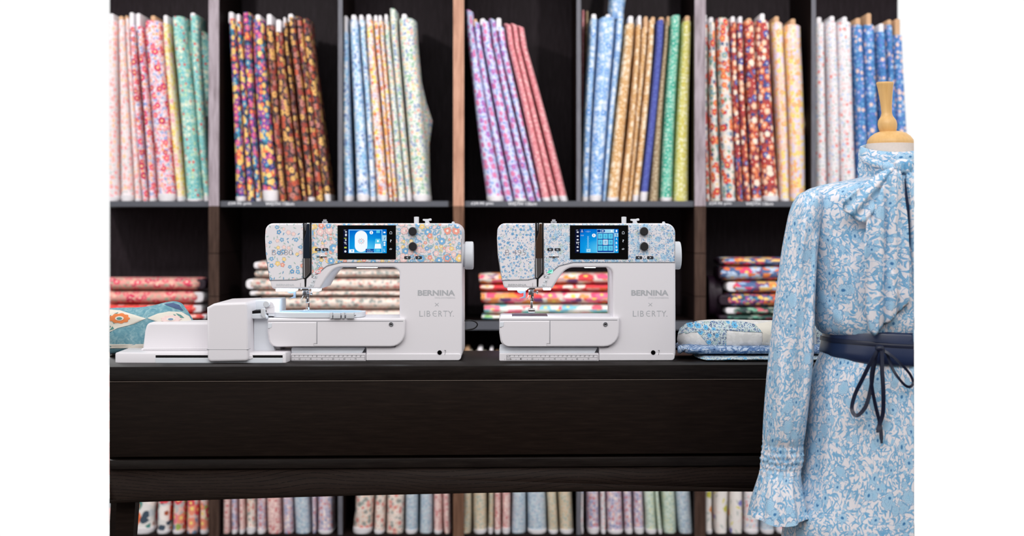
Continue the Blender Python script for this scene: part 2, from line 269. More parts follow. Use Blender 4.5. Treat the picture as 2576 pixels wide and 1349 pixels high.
M_BLUEDITSY = print_mat('blue_ditsy_patch_cloth', K(196, 208, 210), [('l', 190, .46, .17, .95, [K(50, 80, 120), K(120, 150, 150), K(90, 130, 170)]), ('f', 130, .4, 5, .4, .85, [K(110, 155, 190), K(150, 180, 175), K(40, 70, 115), K(60, 95, 145)], K(220, 225, 225)), ('f', 52, .36, 6, .4, .3, [K(90, 175, 220)], K(60, 110, 150))])
M_QWHITE = print_mat('white_on_white_quilt_cloth', K(216, 214, 210), [('f', 60, .44, 6, .4, .8, [K(226, 224, 222)], None), ('l', 70, .4, .2, .7, [K(224, 222, 218)])])
M_QCREAM = solid('cream_calico', K(222, 216, 204), .85, spec=.2, bump=(60, .4))
M_NATURAL = print_mat('ecru_floral_fringe', K(150, 150, 145), [('l', 60, .46, .2, .95, [K(40, 60, 80), K(200, 130, 110), K(80, 130, 150)])])
def marble(name, a, b, c):
    m, T, B = base_mat(name); u = T.n('ShaderNodeTexCoord').outputs['Object']
    f = T.noise(u, 55, 5, .65, dist=1.2); T.put(B.inputs['Base Color'], T.ramp(f, [a, b, c], False, [.3, .5, .7])); B.inputs['Roughness'].default_value = .85
    B.inputs['Specular IOR Level'].default_value = .2
    bp = T.n('ShaderNodeBump'); bp.inputs['Strength'].default_value = .5; bp.inputs['Distance'].default_value = .004
    T.put(bp.inputs['Height'], T.noise(u, 28, 2)); T.put(B.inputs['Normal'], bp.outputs[0]); return m
M_TEALM = marble('teal_marbled_patch_cloth', K(88, 140, 158), K(115, 160, 172), K(160, 190, 196))
def wood(name, dark, mid, light, scale=1.0, axis='x', rings=False, rough=.5, spec=.25):
    m, T, B = base_mat(name); o = T.n('ShaderNodeTexCoord').outputs['Object']
    mp = T.n('ShaderNodeMapping'); T.put(mp.inputs[0], o)
    mp.inputs['Scale'].default_value = {'x': (1.2, 14, 14), 'z': (14, 14, 1.2)}[axis]
    f = T.noise(mp.outputs[0], 9*scale, 6, .65)
    col = T.ramp(f, [dark, mid, light], False, [.3, .55, .8])
    h = f
    if rings:
        mp2 = T.n('ShaderNodeMapping'); T.put(mp2.inputs[0], o); mp2.inputs['Scale'].default_value = (2.6, 1, 5); mp2.inputs['Location'].default_value = (.37, 0, .3)
        nz = T.noise(mp2.outputs[0], 1.0, 1, .4)
        wv = T.m('FRACT', T.m('ADD', T.m('MULTIPLY', nz, 11), T.m('MULTIPLY', T.sep(o)[2], 110)))
        mp3 = T.n('ShaderNodeMapping'); T.put(mp3.inputs[0], o); mp3.inputs['Scale'].default_value = (120, 120, 700)
        br = T.m('GREATER_THAN', T.noise(mp3.outputs[0], 1.0, 1), .42)
        ln = T.m('MULTIPLY', T.m('GREATER_THAN', wv, .84), br)
        col = T.mix(T.m('MULTIPLY', ln, .85), col, tuple(c*.25 for c in dark[:3])+(1,)); h = T.m('SUBTRACT', f, ln)
    T.put(B.inputs['Base Color'], col); B.inputs['Roughness'].default_value = rough; B.inputs['Specular IOR Level'].default_value = spec
    bp = T.n('ShaderNodeBump'); bp.inputs['Strength'].default_value = .25; bp.inputs['Distance'].default_value = .001
    T.put(bp.inputs['Height'], h); T.put(B.inputs['Normal'], bp.outputs[0])
    return m
M_TABLE = wood('black_stained_oak', K(20, 13, 10), K(27, 19, 15), K(36, 27, 22), 1.2, spec=.08)
M_APRON = wood('figured_black_oak', K(28, 20, 17), K(35, 26, 22), K(42, 33, 28), 1.0, rings=True, spec=.08)
M_TOPW = wood('black_oak_top', K(20, 15, 14), K(28, 23, 21), K(38, 32, 29), 1.2, spec=.1, rough=.35)
M_SHELF = wood('espresso_shelf_board', K(20, 13, 12), K(27, 19, 18), K(36, 28, 27), 1, spec=.08)
M_BACK = wood('dark_back_board', K(28, 22, 24), K(40, 33, 37), K(52, 45, 50), 1, 'z', spec=.06)
M_POST_SHADE = wood('grey_post_shaded', K(50, 36, 31), K(70, 53, 46), K(88, 70, 62), .8, 'z', spec=.1)  # shaded copy of the grey post wood, light falloff put into the colour
M_POSTB_SHADE = wood('warm_post_shaded', K(84, 60, 48), K(112, 82, 66), K(132, 102, 84), .8, 'z', spec=.1)  # shaded copy of the warm post wood
M_EDGE = solid('charcoal_edge_strip', K(78, 80, 88), .5, spec=.3, bump=(90, .2))
M_DIV = wood('grey_divider_edge', K(84, 84, 92), K(102, 102, 110), K(120, 120, 128), 1, 'z', spec=.2)
M_POST = wood('grey_post_lit', K(118, 106, 112), K(158, 146, 154), K(176, 166, 174), .8, 'z', spec=.2)  # lit copy of the post wood, spot brightness put into the colour
M_POSTB = wood('warm_post_lit', K(154, 112, 92), K(182, 138, 116), K(196, 154, 132), .8, 'z', spec=.2)  # lit copy of the warm post wood
M_WHITE = solid('white_machine_plastic', K(224, 220, 224), .38, spec=.45)
M_WHITE2 = solid('cool_white_plastic', K(214, 218, 224), .42, spec=.4)
M_SEAM = solid('seam_grey', K(120, 122, 128), .6)
M_CHROME = solid('chrome', K(210, 210, 212), .12, metal=1)
M_REFL_DARK = solid('painted_dark_reflection', K(46, 56, 72), .15, metal=.6, spec=.3); M_REFL_BROWN = solid('painted_brown_reflection', K(96, 74, 60), .2, metal=.7, spec=.3)  # darker metals that paint the room's reflection onto the chrome
M_STEEL = solid('brushed_steel', K(170, 172, 178), .28, metal=1)
M_BLACK = solid('gloss_black', K(6, 6, 7), .22, spec=.18)
M_DARK = solid('dark_recess', K(14, 13, 15), .6, spec=.15)
M_BUTTON = solid('charcoal_button', K(44, 46, 52), .45, spec=.3)
M_KNOB = solid('black_rubber_knob', K(28, 28, 31), .5, spec=.3)
M_GREY = solid('grey_ink', K(172, 174, 178), .5)
M_GREY2 = solid('light_grey_ink', K(198, 200, 204), .5)
M_INK = solid('black_ink', K(60, 60, 64), .6)
M_PINKINK = solid('dusty_ink', K(150, 138, 142), .6)
M_LED = solid('led_light_bar', K(255, 255, 255), .4, emit=(.85, .93, 1, 1), es=9)
M_HOOP = solid('pale_blue_hoop_film', K(176, 208, 226), .4, spec=.4)
M_THREADER = solid('slate_blue_plastic', K(112, 128, 146), .4)
M_REDBTN = solid('red_lit_button_ring', K(240, 130, 130), .5, emit=K(250, 100, 100), es=.5)
M_GRNBTN = solid('green_lit_button', K(170, 240, 220), .5, emit=K(120, 235, 200), es=.5)
M_PAPER = solid('white_card_core', K(228, 224, 228), .8, spec=.2, bump=(80, .2))
M_CARD = solid('brown_card_core', K(205, 165, 130), .8, spec=.2, bump=(80, .2))
M_SELV = solid('white_selvedge', K(216, 212, 216), .85, spec=.2, bump=(70, .5))
M_PLUM = solid('dark_plum_wrap', K(34, 16, 32), .5, spec=.4, bump=(30, .5))
M_LABEL = solid('white_print', K(225, 225, 230), .6)
M_NAVY = solid('navy_leather', K(24, 38, 70), .3, spec=.5, bump=(18, .35))
M_NAVY2 = solid('navy_strap', K(16, 23, 46), .38, spec=.35, bump=(60, .3))
M_FORM = solid('ecru_form_cloth', K(214, 202, 194), .9, spec=.1, bump=(200, .3))
M_BEECH = wood('honey_beech', K(206, 160, 98), K(218, 174, 112), K(226, 186, 126), .5, 'z', spec=.4, rough=.4)
M_CORD = solid('black_cable', K(18, 18, 22), .3, spec=.5)
M_FLOOR = wood('dark_floorboard', K(60, 48, 40), K(80, 66, 56), K(100, 84, 72), 1, 'x')
def emis(name, c, s=1.0):
    m = bpy.data.materials.new(name); m.use_nodes = True; nt = m.node_tree; nt.nodes.clear(); T = NT(nt)
    e = T.n('ShaderNodeEmission'); e.inputs[1].default_value = s; o = T.n('ShaderNodeOutputMaterial'); T.put(o.inputs[0], e.outputs[0])
    if callable(c): T.put(e.inputs[0], c(T))
    else: e.inputs[0].default_value = c
    return m
def grad(T):
    o = T.n('ShaderNodeTexCoord').outputs['Generated']; s = T.sep(T.v('SUBTRACT', o, (.55, 0, .15)))
    r_ = T.m('SQRT', T.m('ADD', T.m('MULTIPLY', s[0], s[0]), T.m('MULTIPLY', s[2], s[2])))
    return T.ramp(r_, [K(90, 205, 245), K(10, 150, 225), K(5, 105, 205)], False, [0, .45, .9])
M_SBLUE = emis('screen_blue', grad); M_SWHITE = emis('screen_white', K(245, 250, 255)); M_SDARK = emis('screen_navy', K(12, 60, 150))
M_SCYAN = emis('screen_cyan', K(90, 200, 235)); M_SRED = emis('screen_maroon', K(150, 70, 110)); M_SICON = emis('screen_icon', K(215, 220, 230)); M_SLIME = emis('screen_lime', K(190, 205, 80))
M_SSTRIP = emis('screen_black_strip', K(16, 20, 48)); M_SPALE = emis('screen_pale', K(165, 215, 240))

# ------------------------------------------------------------------ geometry helpers
def link(name, me, mat, parent=None, loc=None, kind=None):
    o = bpy.data.objects.new(name, me); COL.objects.link(o)
    for m in (mat if isinstance(mat, (list, tuple)) else [mat]): me.materials.append(m)
    if parent: o.parent = parent
    if loc is not None: o.location = loc
    if kind: o['kind'] = kind
    return o
def thing(name, label, cat, loc=(0, 0, 0), rz=0, group=None):
    o = bpy.data.objects.new(name, None); COL.objects.link(o); o.location = loc; o.rotation_euler = (0, 0, rz); o.empty_display_size = .05
    o['label'] = label; o['category'] = cat
    if group: o['group'] = group
    return o
def me_from(bm, name, smooth=35):
    bmesh.ops.recalc_face_normals(bm, faces=bm.faces)
    me = bpy.data.meshes.new(name); bm.to_mesh(me); bm.free()
    if smooth:
        me.shade_smooth()
        if smooth < 180: me.set_sharp_from_angle(angle=math.radians(smooth))
    return me
def planar_uv(bm):
    uv = bm.loops.layers.uv.get('UVMap') or bm.loops.layers.uv.new('UVMap')
    for f in bm.faces:
        for l in f.loops: l[uv].uv = (l.vert.co.x, l.vert.co.z)
def loft(rings, caps=(True, True), closed=True, uv_off=(0, 0), arc=None):
    bm = bmesh.new(); uvl = bm.loops.layers.uv.new('UVMap'); n = len(rings[0])
    vs = [[bm.verts.new(p) for p in r] for r in rings]
    vv = [0]; mid = 0
    for i in range(1, len(rings)): vv.append(vv[-1]+sum((rings[i][k]-rings[i-1][k]).length for k in range(0, n, max(1, n//4)))/len(range(0, n, max(1, n//4))))
    ref = max(rings, key=lambda r: sum((r[k]-r[k-1]).length for k in range(1, n)))
    if arc: ref = rings[arc]
    uu = [0]
    for k in range(1, n+1): uu.append(uu[-1]+(ref[k % n]-ref[k-1]).length)
    for i in range(len(rings)-1):
        for k in range(n if closed else n-1):
            k2 = (k+1) % n
            try: f = bm.faces.new((vs[i][k], vs[i][k2], vs[i+1][k2], vs[i+1][k]))
            except ValueError: continue
            for l, (a_, b_) in zip(f.loops, ((uu[k], vv[i]), (uu[k+1], vv[i]), (uu[k+1], vv[i+1]), (uu[k], vv[i+1]))): l[uvl].uv = (a_+uv_off[0], b_+uv_off[1])
    for c, r in ((caps[0], vs[0]), (caps[1], vs[-1])):
        if c:
            f = bm.faces.new(r)
            for l in f.loops: l[uvl].uv = (l.vert.co.x, l.vert.co.y)
    return bm
def rpoly(pts, seg=6):
    """polygon with rounded corners: (x, y[, r])"""
    out = []; n = len(pts)
    for i, p in enumerate(pts):
        r_ = p[2] if len(p) > 2 else 0; P = Vector(p[:2])
        if r_ <= 0: out.append(P); continue
        A = Vector(pts[i-1][:2])-P; B = Vector(pts[(i+1) % n][:2])-P
        la, lb = A.length, B.length; A.normalize(); B.normalize()
        ang = A.angle(B); t = min(r_/math.tan(ang/2), la*.49, lb*.49); r2 = t*math.tan(ang/2)
        C = P+(A+B).normalized()*(r2/math.sin(ang/2)); s_ = P+A*t-C; e_ = P+B*t-C
        a0 = math.atan2(s_.y, s_.x); a1 = math.atan2(e_.y, e_.x); da = (a1-a0+PI) % (2*PI)-PI
        for k in range(seg+1): q_ = a0+da*k/seg; out.append(C+Vector((math.cos(q_), math.sin(q_)))*r2)
    res = [out[0]]
    for p in out[1:]:
        if (p-res[-1]).length > 1e-4: res.append(p)
    if (res[0]-res[-1]).length < 1e-4: res.pop()
    return res
def inset(P, b):
    n = len(P); ar = sum(P[i].x*P[(i+1) % n].y-P[(i+1) % n].x*P[i].y for i in range(n)); sg = 1 if ar > 0 else -1; out = []
    for i in range(n):
        a_ = (P[i]-P[i-1]).normalized(); c_ = (P[(i+1) % n]-P[i]).normalized()
        n1 = Vector((-a_.y, a_.x))*sg; n2 = Vector((-c_.y, c_.x))*sg; mm = n1+n2
        k = 1/max(.35, (mm.length_squared/2)); out.append(P[i]+mm*b*k if mm.length > .01 else P[i]+n1*b)
    return out
def prism_bm(P, y0, y1, bev=0, seg=3, back=False):
    """P: 2D (x,z) metres; front face at y0, back at y1, rounded front edge"""
    bm = bmesh.new(); prof = []
    if bev:
        for k in range(seg+1):
            t = PI/2*k/seg; prof.append((bev*(1-math.cos(t)), y0+bev*(1-math.sin(t))) if False else (bev*(1-math.sin(t)), y0+bev*(1-math.cos(t))))
        prof = [(bev+min(.0006, bev*.3), y0)]+prof
    else: prof.append((0, y0))
    rings = [([Vector((p.x, y, p.y)) for p in inset(P, i_)] if i_ > 1e-7 else [Vector((p.x, y, p.y)) for p in P]) for i_, y in prof]
    if back and bev: rings += [[Vector((p.x, y1-bev, p.y)) for p in P], [Vector((p.x, y1, p.y)) for p in inset(P, bev*.8)]]
    else: rings.append([Vector((p.x, y1, p.y)) for p in P])
    vs = [[bm.verts.new(p) for p in r_] for r_ in rings]; n = len(P)
    bm.faces.new(vs[0]); bm.faces.new(vs[-1])
    for i in range(len(vs)-1):
        for k in range(n): bm.faces.new((vs[i][k], vs[i][(k+1) % n], vs[i+1][(k+1) % n], vs[i+1][k]))
    planar_uv(bm); return bm
def box_bm(x0, x1, y0, y1, z0, z1, bev=0):
    bm = bmesh.new(); bmesh.ops.create_cube(bm, size=1, matrix=Matrix.Translation(((x0+x1)/2, (y0+y1)/2, (z0+z1)/2)) @ Matrix.Diagonal((abs(x1-x0), abs(y1-y0), abs(z1-z0), 1)))
    if bev: bmesh.ops.bevel(bm, geom=bm.edges[:], offset=bev, segments=2, affect='EDGES', profile=.5)
    planar_uv(bm); return bm
def lathe_bm(prof, axis='z', seg=32, c=(0, 0, 0)):
    """prof (r, t) pairs along axis"""
    rings = []
    for r_, t in prof:
        ring = []
        for k in range(seg):
            a_ = 2*PI*k/seg; x, y = r_*math.cos(a_), r_*math.sin(a_)
            v = {'z': Vector((y, x, t)), 'x': Vector((t, x, y)), 'y': Vector((x, t, y))}[axis]; ring.append(v+Vector(c))
        rings.append(ring)
    return loft(rings)
def tube_bm(path, r_, seg=10, rad=None):
    rings = []
    for i, p in enumerate(path):
        p = Vector(p); t = (Vector(path[min(i+1, len(path)-1)])-Vector(path[max(i-1, 0)])).normalized()
        a_ = t.cross(Vector((0, 1, .01))); a_ = a_.normalized() if a_.length > .05 else t.cross(Vector((1, 0, 0))).normalized(); b_ = t.cross(a_)
        rr = rad[i] if rad else r_
        rings.append([p+(a_*math.cos(2*PI*k/seg)+b_*math.sin(2*PI*k/seg))*rr for k in range(seg)])
    return loft(rings)
def spline(pts, n=6):
    P = [Vector(p) for p in pts]; out = []
    for i in range(len(P)-1):
        a_, b_, c_, d_ = P[max(i-1, 0)], P[i], P[i+1], P[min(i+2, len(P)-1)]
        for k in range(n):
            t = k/n; out.append(.5*((2*b_)+(c_-a_)*t+(2*a_-5*b_+4*c_-d_)*t*t+(3*b_-a_-3*c_+d_)*t**3))
    return out+[P[-1]]
def bm_join(bms):
    out = bmesh.new()
    for b_ in bms:
        me = bpy.data.meshes.new('t'); b_.to_mesh(me); b_.free(); out.from_mesh(me); bpy.data.meshes.remove(me)
    return out
def text_me(body, x0, x1, z0, z1, y, bold=0, shear=0):
    cu = bpy.data.curves.new('t', 'FONT'); cu.body = body; cu.size = 1; cu.offset = bold; cu.shear = shear; cu.resolution_u = 4
    ob = bpy.data.objects.new('t', cu); COL.objects.link(ob)
    me = bpy.data.meshes.new_from_object(ob.evaluated_get(bpy.context.evaluated_depsgraph_get())); bpy.data.objects.remove(ob)
    X = [v.co.x for v in me.vertices]; Y = [v.co.y for v in me.vertices]; a_, b_, c_, d_ = min(X), max(X), min(Y), max(Y)
    for v in me.vertices: v.co = Vector((x0+(v.co.x-a_)/(b_-a_)*(x1-x0), y-.0002-v.co.z*.02, z0+(v.co.y-c_)/(d_-c_)*(z1-z0)))
    me.materials.clear()
    return me

# ------------------------------------------------------------------ floor and shelving
SD = 5.3; SB = 5.72                                     # shelf front and back distance
fl = link('floor', me_from(box_bm(-5, 5, -4.5, 5.36, -.05, 0), 'floor', 0), M_FLOOR, kind='structure')
M_WALL = solid('taupe_wall_paint', K(112, 104, 102), .9, spec=.1)
link('added_wall_behind', me_from(box_bm(-5, 5, -4.6, -4.5, -.05, 3.1), 'wall', 0), M_WALL, kind='structure')  # unseen wall, added to cut frontal ambient and haze on dark surfaces
def sx(px, d=SD): return (px-CX)*d/F
def sz(py, d=SD): return ZC-(py-HY)*d/F
Z_UP = sz(506); Z_UPB = sz(520); Z_MID = sz(808); Z_MIDB = sz(830); Z_BOT = sz(1346); Z_TOP = sz(-128)
units = [(214, 540, 232, None), (540, 1155, 856, M_POST), (1155, 1759, 1456, M_POST), (1759, 2335, 2047, M_POST)]
ul = ['dark wood shelving unit at far left, holding the pink and teal bolts', 'dark wood shelving unit behind the embroidery machine',
      'dark wood shelving unit behind the blue floral sewing machine', 'dark wood shelving unit behind the dress form']
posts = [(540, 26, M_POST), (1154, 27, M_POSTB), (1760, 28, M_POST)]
for i, (x0, x1, dv, _) in enumerate(units):
    ox = (sx(x0)+sx(x1))/2
    u = thing('shelving_unit', ul[i], 'shelving', (ox, SD, 0), group='dark wood shelving units along the back')
    def pb(name, a_, b_, y0, y1, z0, z1, mat, bev=0): return link(name, me_from(box_bm(a_-ox, b_-ox, y0-SD, y1-SD, z0, z1, bev), name, 0), mat, u)
    X0 = sx(posts[i-1][0])+posts[i-1][1]*SD/F/2 if i else sx(150)
    X1 = sx(posts[i][0])-posts[i][1]*SD/F/2 if i < 3 else sx(x1)
    pb('back_panel', X0, X1+(.043 if i < 3 else 0), SB, SB+.012, 0.002, Z_TOP+.05, M_BACK)
    for (zt, zb) in ((Z_UP, Z_UPB), (Z_MID, Z_MIDB), (Z_TOP+.03, Z_TOP), (Z_BOT, .002)):
        pb('shelf_board', X0, X1, SD+.004, SB, zb, zt, M_SHELF)
    for (zt, zb) in ((Z_UP, Z_UPB), (Z_MID, Z_MIDB)):
        pb('edge_strip', X0+.002, X1-.002 if i != 1 else X1-.02, SD-.001, SD+.004, zb, zt, M_EDGE)
    if i > 0:                                                     # narrow divider, upper and lower rows
        for (za, zb) in ((Z_UP, Z_TOP), (Z_BOT, Z_MIDB)):
            e = pb('divider', sx(dv)-.0085, sx(dv)+.0085, SD+.005, SB, za, zb, M_SHELF)
            pb('divider_edge', sx(dv)-.0085, sx(dv)+.0085, SD+.0, SD+.005, za, zb, M_DIV)
    if i < 3:                                                     # post at the right end, in stacked lengths; the light falloff down it is painted
        pc, pw, pm = posts[i]; h = pw*SD/F/2
        for (za, zb) in ((.002, sz(746.5)), (sz(745), sz(638.5)), (sz(637), sz(519)), (sz(519), Z_TOP+.06)):
            pb('post', sx(pc)-h, sx(pc)+h, SD-.012, SB, za, zb, M_SHELF)
            pb('post_face', sx(pc)-h, sx(pc)+h, SD-.016, SD-.012, za, zb, pm if za > sz(560) else (M_POSTB_SHADE if i == 1 else M_POST_SHADE), .001)  # lit colour above the upper shelf, shaded colour painted below it
    if i in (1, 2, 3):
        lx = {1: (574, 632, 668, 740), 2: (1185, 1241, 1278, 1350), 3: (1784, 1840, 1876, 1945)}[i]
        for t_, a_, b_ in (('£29.95 p/m', lx[0], lx[1]), ('WIDTH 136cm', lx[2], lx[3])):
            me = text_me(t_, sx(a_)-ox, sx(b_)-ox, sz(517), sz(508.5), -.0015, .01); link('price_lettering', me, M_LABEL, u)

# ------------------------------------------------------------------ fabric bolts
ORD = ['first', 'second', 'third', 'fourth', 'fifth', 'sixth', 'seventh', 'eighth', 'ninth', 'tenth', 'eleventh', 'twelfth']
def bolt(tl, tr, bl, br, ytop, zb, key, core, label, group, dfr=.035, dep=.17, ybm=None, flap=None, slack=0):
    desc, mat = FAB[key]; d = SD+dfr
    w = (((tr-tl)+(br-bl))/2)*d/F*.98; w0 = (br-bl)*d/F*.97; w1 = (tr-tl)*d/F*.97
    xb = sx((bl+br)/2, d); xt = sx((tl+tr)/2, d); zt = sz(ytop, d); h = zt-zb
    root = thing('fabric_bolt', label, 'fabric bolt', (xb, d+dep/2, zb), 0, group)
    NR, NS = 16, 20; rings = []; sd = random.random()*50
    sag = random.uniform(-.003, .003)
    for i in range(NR+1):
        t = i/NR; cx = (xt-xb)*t+sag*math.sin(PI*t)*2; hw = (w0+(w1-w0)*t)/2; hd = dep/2; z = h*t
        if i == 0: z = .0005
        e = 1.0
        if i == NR: e = .8
        if i == NR-1: z = h*(1-.01)
        ring = []
        for k in range(NS):
            a_ = PI/2+2*PI*k/NS; c_, s_ = math.cos(a_), math.sin(a_)
            px = math.copysign(abs(c_)**.75, c_)*hw*e; py = math.copysign(abs(s_)**.55, s_)*hd*(e*.5+.5)
            nz = noise.noise(Vector((sd+k*.7, t*5, 0)))
            wr = 1+.05*nz*(1 if .05 < t < .97 else .3)
            if slack: wr += slack*.25*noise.noise(Vector((t*9+a_, sd, 2)))*(1-t*.5)
            ring.append(Vector((cx+px*min(wr, 1.0), py*min(wr, 1.02)+(.006*nz if s_ < 0 else 0), z)))
        rings.append(ring)
    link('fabric_fold', me_from(loft(rings), 'fabric_fold', 60), mat, root)
    if core:
        cm = {'w': M_PAPER, 'b': M_CARD}[core[0]]; ch = float(core[1:] or 14)*SD/F; cw = min(w1*.3, .0095); cx = (xt-xb)+random.uniform(-.1, .1)*w1
        pr = rpoly([(cx-cw, -.02, .003), (cx+cw, -.02, .003), (cx+cw, ch, cw*.7), (cx-cw, ch, cw*.7)], 4)
        bm = prism_bm(pr, -dep*.45, dep*.35, .003, 2); bmesh.ops.translate(bm, verts=bm.verts, vec=(0, 0, h)); link('core_board', me_from(bm, 'core_board', 50), cm, root)
    if ybm:                                                        # white selvedge showing round the foot
        rr = []
        for t in (0.0004, .004, ybm*SD/F-.003, ybm*SD/F):
            e = 1.03 if 0.001 < t < ybm*SD/F-.001 else .97
            rr.append([Vector(((xt-xb)*t/h+math.copysign(abs(math.cos(a_))**.75, math.cos(a_))*w0/2*e*.98, math.copysign(abs(math.sin(a_))**.55, math.sin(a_))*dep/2*1.03-.004, t)) for a_ in [PI/2+2*PI*k/NS for k in range(NS)]])
        link('selvedge', me_from(loft(rr), 'selvedge', 60), M_SELV, root)
    if flap:                                                       # a loose edge hanging off the right side
        A, B_ = [], []
        fz = [(sz(y, d)-zb) for y, _ in flap]
        a1, b1 = [], []
        for (y, ex), z in zip(flap, fz):
            t = z/h; xr = (xt-xb)*t+(w0+(w1-w0)*t)/2*.8; exw = ex*d/F
            a1.append([Vector((xr, -dep*.25, z)), Vector((xr+exw*.5, -dep*.12+.008*math.sin(z*40), z)), Vector((xr+exw, dep*.1+.01*math.sin(z*30), z)), Vector((xr+exw, dep*.1+.014+.01*math.sin(z*30), z)), Vector((xr+exw*.5, -dep*.12+.012+.008*math.sin(z*40), z)), Vector((xr, -dep*.2, z))])
        link('loose_fold', me_from(loft(a1), 'loose_fold', 60), mat, root)
    return root
# rows: top-left, top-right, bottom-left, bottom-right, top y (photo crop units), fabric, core, selvedge, flap
C1 = lambda X: 270+X/2.498
C2 = lambda X: 850+X/2.498
C3 = lambda X: 1440+X/2.498
C4 = lambda X: 1740+X/2.498
UP = [
 (C1, 'first upper compartment', [(-25, 60, -35, 72, 122, 'palepink', 'w16', 12, None), (60, 105, 72, 165, 118, 'palepink', 'b8', 16, None), (105, 130, 165, 214, 110, 'palepink', 'b6', 8, None),
  (130, 172, 214, 255, 150, 'pinkmulti', 'w30', 0, None), (172, 214, 255, 305, 160, 'pinkmulti', 'w32', 8, None), (214, 332, 305, 430, 125, 'pinkmulti', 'b12', 20, None),
  (336, 380, 430, 486, 142, 'yellow', 'w20', 12, None), (388, 480, 486, 600, 98, 'teal', '', 6, [(60, 2), (95, 22), (150, 34), (230, 20), (330, 4)]), (505, 572, 600, 650, 92, 'teal', 'w6', 14, [(70, 4), (100, 26), (150, 34), (220, 30), (290, 4)])]),
 (C1, 'second upper compartment', [(752, 802, 798, 872, 112, 'nightmulti', 'w16', 12, None), (802, 838, 872, 928, 130, 'nightmulti', 'w18', 0, None), (838, 896, 928, 966, 74, 'nightmulti', '', 8, None), (900, 980, 966, 1080, 118, 'nightmulti', 'w12', 28, None),
  (985, 1042, 1080, 1120, 150, 'autumn', 'w26', 0, None), (1044, 1096, 1122, 1222, 195, 'autumn', 'w30', 0, None), (1098, 1122, 1226, 1254, 140, 'autumn', 'w14', 0, None), (1122, 1172, 1256, 1306, 104, 'autumn', 'w8', 10, None), (1172, 1212, 1308, 1360, 100, 'autumn', '', 0, None), (1212, 1262, 1362, 1412, 112, 'autumn', '', 18, None)]),
 (C2, 'third upper compartment', [(30, 63, 25, 92, 196, 'paleblue', 'w40', 14, None), (65, 124, 112, 200, 120, 'paleblue', 'w12', 18, None), (126, 165, 200, 240, 120, 'paleblue', 'w12', 12, None), (167, 215, 240, 320, 118, 'sunny', 'w12', 16, None), (216, 250, 320, 345, 128, 'sunny', 'w14', 0, None),
  (251, 281, 345, 374, 128, 'sunny', 'w14', 0, None), (282, 314, 374, 430, 122, 'meadow', 'w14', 10, None), (315, 362, 430, 466, 50, 'meadow', '', 22, None), (370, 482, 466, 582, 110, 'meadow', 'w10', 16, [(70, 2), (180, 2), (250, 12), (300, 24), (360, 10), (480, 2)])]),
 (C2, 'fourth upper compartment', [(792, 838, 935, 1050, 58, 'lilac', '', 14, None), (842, 880, 1050, 1106, 132, 'lilac', 'b6', 0, None), (882, 940, 1108, 1192, 124, 'lilac', 'w4', 8, None), (942, 980, 1194, 1246, 114, 'lilac', '', 0, None), (982, 1032, 1248, 1280, 160, 'lilac', 'w20', 0, None),
  (1035, 1075, 1284, 1342, 145, 'rose', '', 10, None), (1076, 1112, 1344, 1392, 145, 'rose', '', 14, None), (1112, 1152, 1394, 1452, 160, 'rose', '', 14, None)]),
 (C3, 'fifth upper compartment', [(112, 166, 52, 102, 110, 'skyblue', 'w10', 12, None), (170, 281, 104, 190, 102, 'skyblue', 'w6', 16, None), (283, 335, 190, 212, 112, 'skyblue', '', 0, None), (337, 402, 213, 296, 142, 'tan', 'w18', 10, None), (404, 440, 298, 350, 150, 'tan', 'w22', 0, None),
  (441, 482, 350, 374, 165, 'tan', 'b26', 0, None), (484, 527, 374, 420, 118, 'tan', 'b6', 16, None), (534, 590, 421, 476, 120, 'navy', 'b6', 24, None), (591, 616, 482, 546, 130, 'taupe', 'b12', 0, None), (624, 692, 552, 634, 90, 'jade', '', 10, None), (696, 757, 636, 738, 126, 'lime', 'b12', 0, None)]),
 (C4, 'sixth upper compartment', [(78, 104, 88, 120, 135, 'poppy', 'w18', 0, None), (106, 152, 122, 192, 135, 'poppy', 'w12', 0, None), (156, 240, 194, 290, 108, 'poppy', '', 8, None), (242, 284, 292, 330, 130, 'ember', 'w12', 0, None), (286, 326, 332, 380, 140, 'ember', 'w16', 0, None), (328, 400, 382, 450, 126, 'ember', 'b6', 8, None), (404, 496, 452, 560, 122, 'ember', 'w16', 14, None),
  (504, 580, 562, 624, 134, 'lemonlilac', 'b14', 8, None), (584, 696, 626, 730, 150, 'lemonlilac', 'b14', 0, [(70, 2), (150, 4), (180, 8), (250, 4), (310, 22), (350, 8), (470, 6)])]),
 (C4, 'seventh upper compartment', [(778, 842, 784, 862, 135, 'whitebud', 'w12', 0, None), (844, 918, 866, 942, 128, 'whitebud', 'w12', 0, None), (920, 1016, 946, 1052, 132, 'whitebud', 'w12', 0, None), (1018, 1080, 1054, 1124, 150, 'delft', 'b16', 0, None), (1083, 1160, 1126, 1204, 150, 'delft', 'b28', 0, None), (1163, 1222, 1206, 1262, 195, 'delft', 'w20', 0, None), (1224, 1266, 1264, 1310, 150, 'delft', 'b12', 0, None), (1268, 1332, 1312, 1390, 215, 'delft', 'b40', 0, None)]),
]
